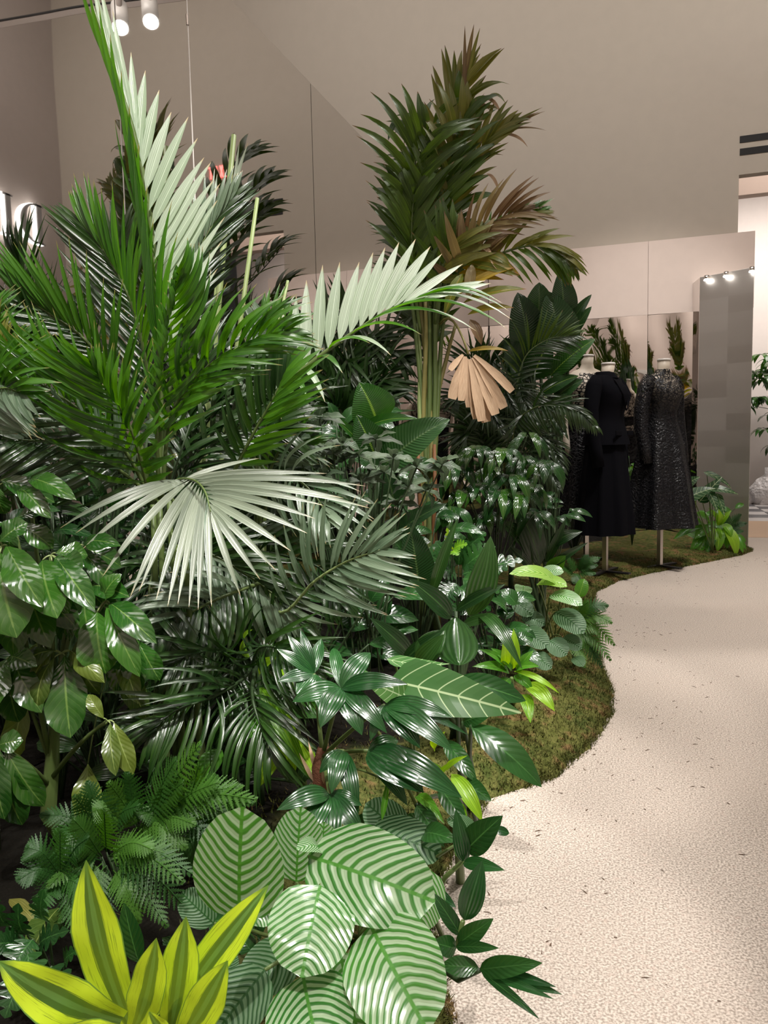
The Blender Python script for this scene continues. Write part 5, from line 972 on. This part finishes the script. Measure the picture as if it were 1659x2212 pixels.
# lime-green dracaenas
def lime(label, cx, cy, d, rows, mt='lime', prof='lance', bow=.18):
    p = plant('lime_dracaena', label, cx, d+.12, 'plant'); G = wloc(p); T = V(cx, cy, d); MB().tube([Vector((0, 0, 0)), (T-G)*.6, T-G], [.012, .010, .007], 7).obj('stem', MAT['stem'], p, G, True)
    for (bx, by, tx, ty, w_, *mm) in rows: leaf(p, mm[0] if mm else mt, (bx, by, d-.01), (tx, ty, d-random.uniform(.04, .14)), w_, bow, .55, prof, .16, nseg=9)
    return p
lime('lime-leaved dracaena low at the bend of the moss edge', 1105, 1465, 2.7, [(1108, 1445, 1109, 1358, 24), (1085, 1440, 1088, 1372, 22), (1110, 1450, 1208, 1498, 15), (1136, 1478, 1198, 1536, 36), (1128, 1500, 1146, 1562, 30), (1095, 1450, 1035, 1402, 22, 'limegreen'), (1100, 1455, 1020, 1440, 24, 'limegreen'), (1115, 1450, 1165, 1440, 24, 'limegreen'), (1110, 1460, 1150, 1490, 26, 'limegreen'), (1100, 1465, 1060, 1520, 26, 'limegreen'), (1105, 1450, 1060, 1400, 24, 'limegreen'), (1118, 1450, 1152, 1405, 22, 'limegreen'), (1100, 1470, 1090, 1530, 24, 'glossy')])
lime('lime-leaved dracaena shoots behind the climbing split-leaf vine', 985, 1690, 1.72, [(975, 1672, 1042, 1775, 36), (960, 1700, 985, 1640, 18), (965, 1665, 1010, 1632, 14), (940, 1620, 962, 1580, 20), (980, 1740, 1010, 1800, 30), (950, 1690, 905, 1640, 26), (900, 1720, 960, 1780, 26, 'limegreen'), (1000, 1790, 985, 1850, 30, 'limegreen')])
lime('bushy dracaena with lime crown at the foot of the silver column', 1545, 1140, 7.05, [(1548, 1135, 1530, 1098, 13), (1550, 1135, 1552, 1100, 13), (1553, 1135, 1580, 1102, 14), (1540, 1138, 1528, 1192, 25), (1550, 1140, 1549, 1192, 23), (1562, 1135, 1590, 1202, 26), (1560, 1132, 1580, 1160, 20), (1555, 1140, 1560, 1168, 22),
   (1530, 1130, 1495, 1112, 20, 'limegreen'), (1530, 1138, 1500, 1165, 26, 'limegreen'), (1520, 1135, 1455, 1130, 20, 'limegreen'), (1510, 1140, 1455, 1165, 19, 'limegreen'), (1530, 1150, 1505, 1200, 23, 'limegreen'), (1520, 1150, 1490, 1195, 19, 'limegreen'), (1540, 1155, 1524, 1198, 19, 'limegreen'), (1565, 1150, 1570, 1185, 22, 'limegreen'), (1575, 1155, 1605, 1195, 17, 'limegreen'), (1575, 1160, 1612, 1188, 17, 'limegreen'), (1515, 1140, 1475, 1150, 20, 'limegreen')])
lime('yellow-green dracaena deep behind the hand-leaved plant', 640, 1560, 1.95, [(560, 1480, 668, 1680, 36), (620, 1540, 632, 1690, 40), (620, 1590, 560, 1700, 44), (600, 1450, 690, 1500, 34), (560, 1460, 600, 1420, 30), (540, 1420, 545, 1360, 30), (600, 1560, 520, 1600, 40, 'limegreen'), (640, 1480, 700, 1560, 36, 'limegreen'), (480, 1620, 430, 1690, 50, 'limegreen'), (640, 1600, 690, 1690, 40)], bow=.12)

# climbing split-leaf vine by the path
p = plant('split_leaf_vine', 'climbing split-leaf vine leaning out over the pale path', 945, 1.62, 'plant'); G = wloc(p)
Z = [V(930, 1960, 1.5), V(962, 1895, 1.45), (V(1003, 1858, 1.42))]; MB().tube([Vector((0, 0, 0))]+[q-G for q in Z], [.006, .005, .005, .004], 7).obj('stem', MAT['stem'], p, G, True)
Z2 = [V(950, 2090, 1.36), V(990, 2118, 1.30), V(1036, 2096, 1.26)]; MB().tube([Vector((0, 0, 0))]+[q-G for q in Z2], [.006, .005, .0045, .004], 7).obj('stem', MAT['stem_dark'], p, G, True)
Z3 = [V(960, 2060, 1.34), V(988, 2040, 1.30), V(1000, 1990, 1.28)]; MB().tube([Vector((0, 0, 0))]+[q-G for q in Z3], [.006, .005, .0045, .004], 7).obj('stem', MAT['stem'], p, G, True)
for (bx, by, bd, tx, ty, td, w_) in ((1003, 1862, 1.42, 984, 1748, 1.40, 40), (1006, 1838, 1.42, 1086, 1762, 1.36, 62), (1000, 1864, 1.42, 1090, 1880, 1.34, 30), (1003, 1988, 1.28, 1042, 1858, 1.27, 54), (996, 2022, 1.29, 934, 1928, 1.30, 34), (990, 2038, 1.29, 1066, 1984, 1.25, 42), (985, 2045, 1.29, 1078, 2048, 1.22, 26), (985, 2050, 1.29, 932, 2035, 1.27, 44),
   (1034, 2090, 1.26, 952, 2085, 1.27, 42), (1036, 2094, 1.26, 1172, 2080, 1.18, 44), (1050, 2092, 1.26, 1202, 2132, 1.17, 24), (1056, 2096, 1.26, 1214, 2148, 1.17, 26), (1044, 2098, 1.26, 1196, 2158, 1.16, 20), (1040, 2100, 1.26, 1166, 2202, 1.15, 20), (930, 1925, 1.45, 985, 1960, 1.40, 30), (1100, 1800, 1.4, 1060, 1790, 1.4, 20)):
    leaf(p, 'fan' if random.random() < .6 else 'glossy', (bx, by, bd), (tx, ty, td), w_, .10, .6, 'lance', .10, nseg=10)

# shaded undergrowth: broad dark leaves low in the bed, one clump each
def undergrowth(label, px, d, n, xs, ys_, mt, w_=(30, 55), L=(70, 120), name='broadleaf_plant'):
    p = plant(name, label, px, d, 'plant'); G = wloc(p)
    for i in range(n):
        bx = random.uniform(*xs); by = random.uniform(*ys_); a = random.uniform(-.4, PI+.4); l_ = random.uniform(*L); dd = d+random.uniform(-.1, .1)
        A = V(bx, by, dd); leaf(p, mt, A, (bx+l_*math.cos(a), by-l_*.7*math.sin(a)+15, dd+random.uniform(-.1, .05)), random.uniform(*w_), .15, .55, 'lance', .12, nseg=7); stalk(p, G, A, .004, 'stem_dark')
    return p
undergrowth('low dark broadleaf clump under the hanging silver frond', 640, 2.5, 26, (560, 860), (1270, 1420), 'glossy')
undergrowth('dark broadleaf clump behind the umbrella plant trunk', 190, 2.0, 26, (40, 420), (1380, 1680), 'aspid', (34, 56), (80, 130))
undergrowth('dark broadleaf clump in the deep shade left of the fibrous trunk', 450, 2.1, 24, (380, 660), (1540, 1720), 'aspid', (30, 50), (70, 120))
undergrowth('dark broadleaf clump at the feet of the kentia canes', 900, 3.2, 26, (830, 1000), (1090, 1260), 'glossy', (20, 34), (40, 76))
undergrowth('dark leafy clump behind the mannequin skirts', 1240, 6.6, 30, (1190, 1300), (960, 1120), 'glossy', (10, 16), (22, 40))
undergrowth('bright leafy clump between the two right-hand mannequins', 1365, 7.2, 34, (1345, 1390), (975, 1090), 'limegreen', (7, 11), (12, 24))
undergrowth('dark leafy clump under the calathea at the bottom left of the path', 820, 1.62, 16, (760, 930), (1780, 1960), 'glossy', (34, 60), (70, 110))
undergrowth('dark leaves behind the striped dracaena and ferns', 430, 1.5, 14, (400, 560), (1980, 2150), 'glossy', (34, 60), (70, 120))
undergrowth('dark leafy clump in the shade beside the left mirror', 100, 1.95, 26, (0, 260), (1060, 1300), 'glossy', (26, 44), (70, 110))
undergrowth('mid green leafy clump behind the lime-crowned dracaena at the column foot', 1520, 7.2, 26, (1470, 1590), (1090, 1170), 'limegreen', (12, 18), (26, 44))
undergrowth('dark broadleaf clump between the aspidistra and the smaller calathea', 1060, 3.0, 22, (1000, 1120), (1280, 1410), 'glossy', (26, 40), (50, 84))
undergrowth('dark leafy clump below the drooping palm frond', 1190, 5.2, 30, (1120, 1240), (960, 1120), 'glossy', (14, 20), (30, 55))

undergrowth('dark leafy clump against the mirror behind the grey-leaved shrub', 740, 3.5, 46, (640, 900), (900, 1180), 'glossy', (22, 36), (50, 90))
undergrowth('dark tall leafy clump deep behind the hanging silver frond', 330, 2.5, 40, (180, 520), (1080, 1400), 'glossy', (26, 44), (70, 120))
undergrowth('dark clump against the mirror behind the bright palm', 200, 2.2, 34, (20, 420), (900, 1120), 'aspid', (24, 38), (80, 130))
# plants in the room beyond and the wrapped bundle
p = thing('potted_umbrella_plant', 'leafy umbrella plant by the pale wall at the right edge', 'plant', (2.02, 13.9, -.01)); G = wloc(p)
MB().rings([(0, .13, .13, 0, 0), (.30, .17, .17, 0, 0), (.30, .15, .15, 0, 0), (.26, .15, .15, 0, 0)], 20).obj('pot', M_BLACK, p, G, True)
MB().tube([(0, 0, .25), (.02, 0, .9), (0, .0, 1.6), (.03, 0, 2.2)], [.03, .025, .02, .01], 7).obj('trunk', MAT['stem_dark'], p, G, True)
for i in range(30):
    a = random.uniform(0, 2*PI); r_ = random.uniform(.15, .55); C = G+Vector((r_*math.cos(a), r_*math.sin(a), random.uniform(.8, 2.35))); stalk(p, Vector((G.x, G.y, C.z-.1)), C, .006, 'stem_dark', 'branch', .1)
    for j in range(6):
        b = j*PI/3+i; leaf(p, 'schefflera', C, C+Vector((.22*math.cos(b), .22*math.sin(b), -.14+random.uniform(-.05, .05))), 11, .2, Vector((0, 0, 1)), 'lance', .1, nseg=5, nl=1)
t = NT('clear_wrap'); t.bump(t.noise(14, t.coord(), 4), 1.0, .05); M_WRAP = t.fin((.75, .70, .68), .2, 0, .8)
rs = MB(); rs.rings([(0, .30, .26, 0, 0), (.10, .34, .30, .02, 0), (.25, .30, .28, -.02, 0), (.38, .22, .2, .03, .02), (.46, .10, .09, .0, 0), (.56, .13, .12, .02, 0)], 26, True, lambda i, a: 1+.10*math.sin(5*a+i*1.7)+.06*math.sin(11*a-i*2.3))
wr = rs.obj('wrapped_bundle', M_WRAP, None, (1.86, 13.1, -.0), True); tagit(wr, 'crumpled clear plastic bundle on the chequered floor beyond the portal', 'bundle')
# tall plant standing to the right, out of frame, that the niche mirrors show
p = thing('potted_ficus', 'tall leafy plant seen at the top of the niche mirrors', 'plant', (1.80, 3.9, 0)); G = wloc(p)
MB().rings([(0, .16, .16, 0, 0), (.36, .2, .2, 0, 0), (.36, .17, .17, 0, 0), (.30, .17, .17, 0, 0)], 20).obj('pot', M_BLACK, p, G, True)
MB().tube([(0, 0, .28), (.0, .02, 1.2), (-.02, 0, 2.2), (0, 0, 2.9)], [.03, .026, .02, .012], 7).obj('trunk', MAT['stem_dark'], p, G, True)
for i in range(44):
    a = random.uniform(0, 2*PI); r_ = random.uniform(.1, .5); C = G+Vector((r_*math.cos(a), r_*math.sin(a), random.uniform(1.9, 3.0))); stalk(p, Vector((G.x, G.y, C.z-.15)), C, .005, 'stem_dark', 'branch', .1)
    for j in range(5):
        b = j*2*PI/5+i; leaf(p, 'limegreen', C, C+Vector((.2*math.cos(b), .2*math.sin(b), -.06+random.uniform(-.06, .06))), 12*2.2, .2, Vector((0, 0, 1)), 'lance', .1, nseg=5, nl=1)
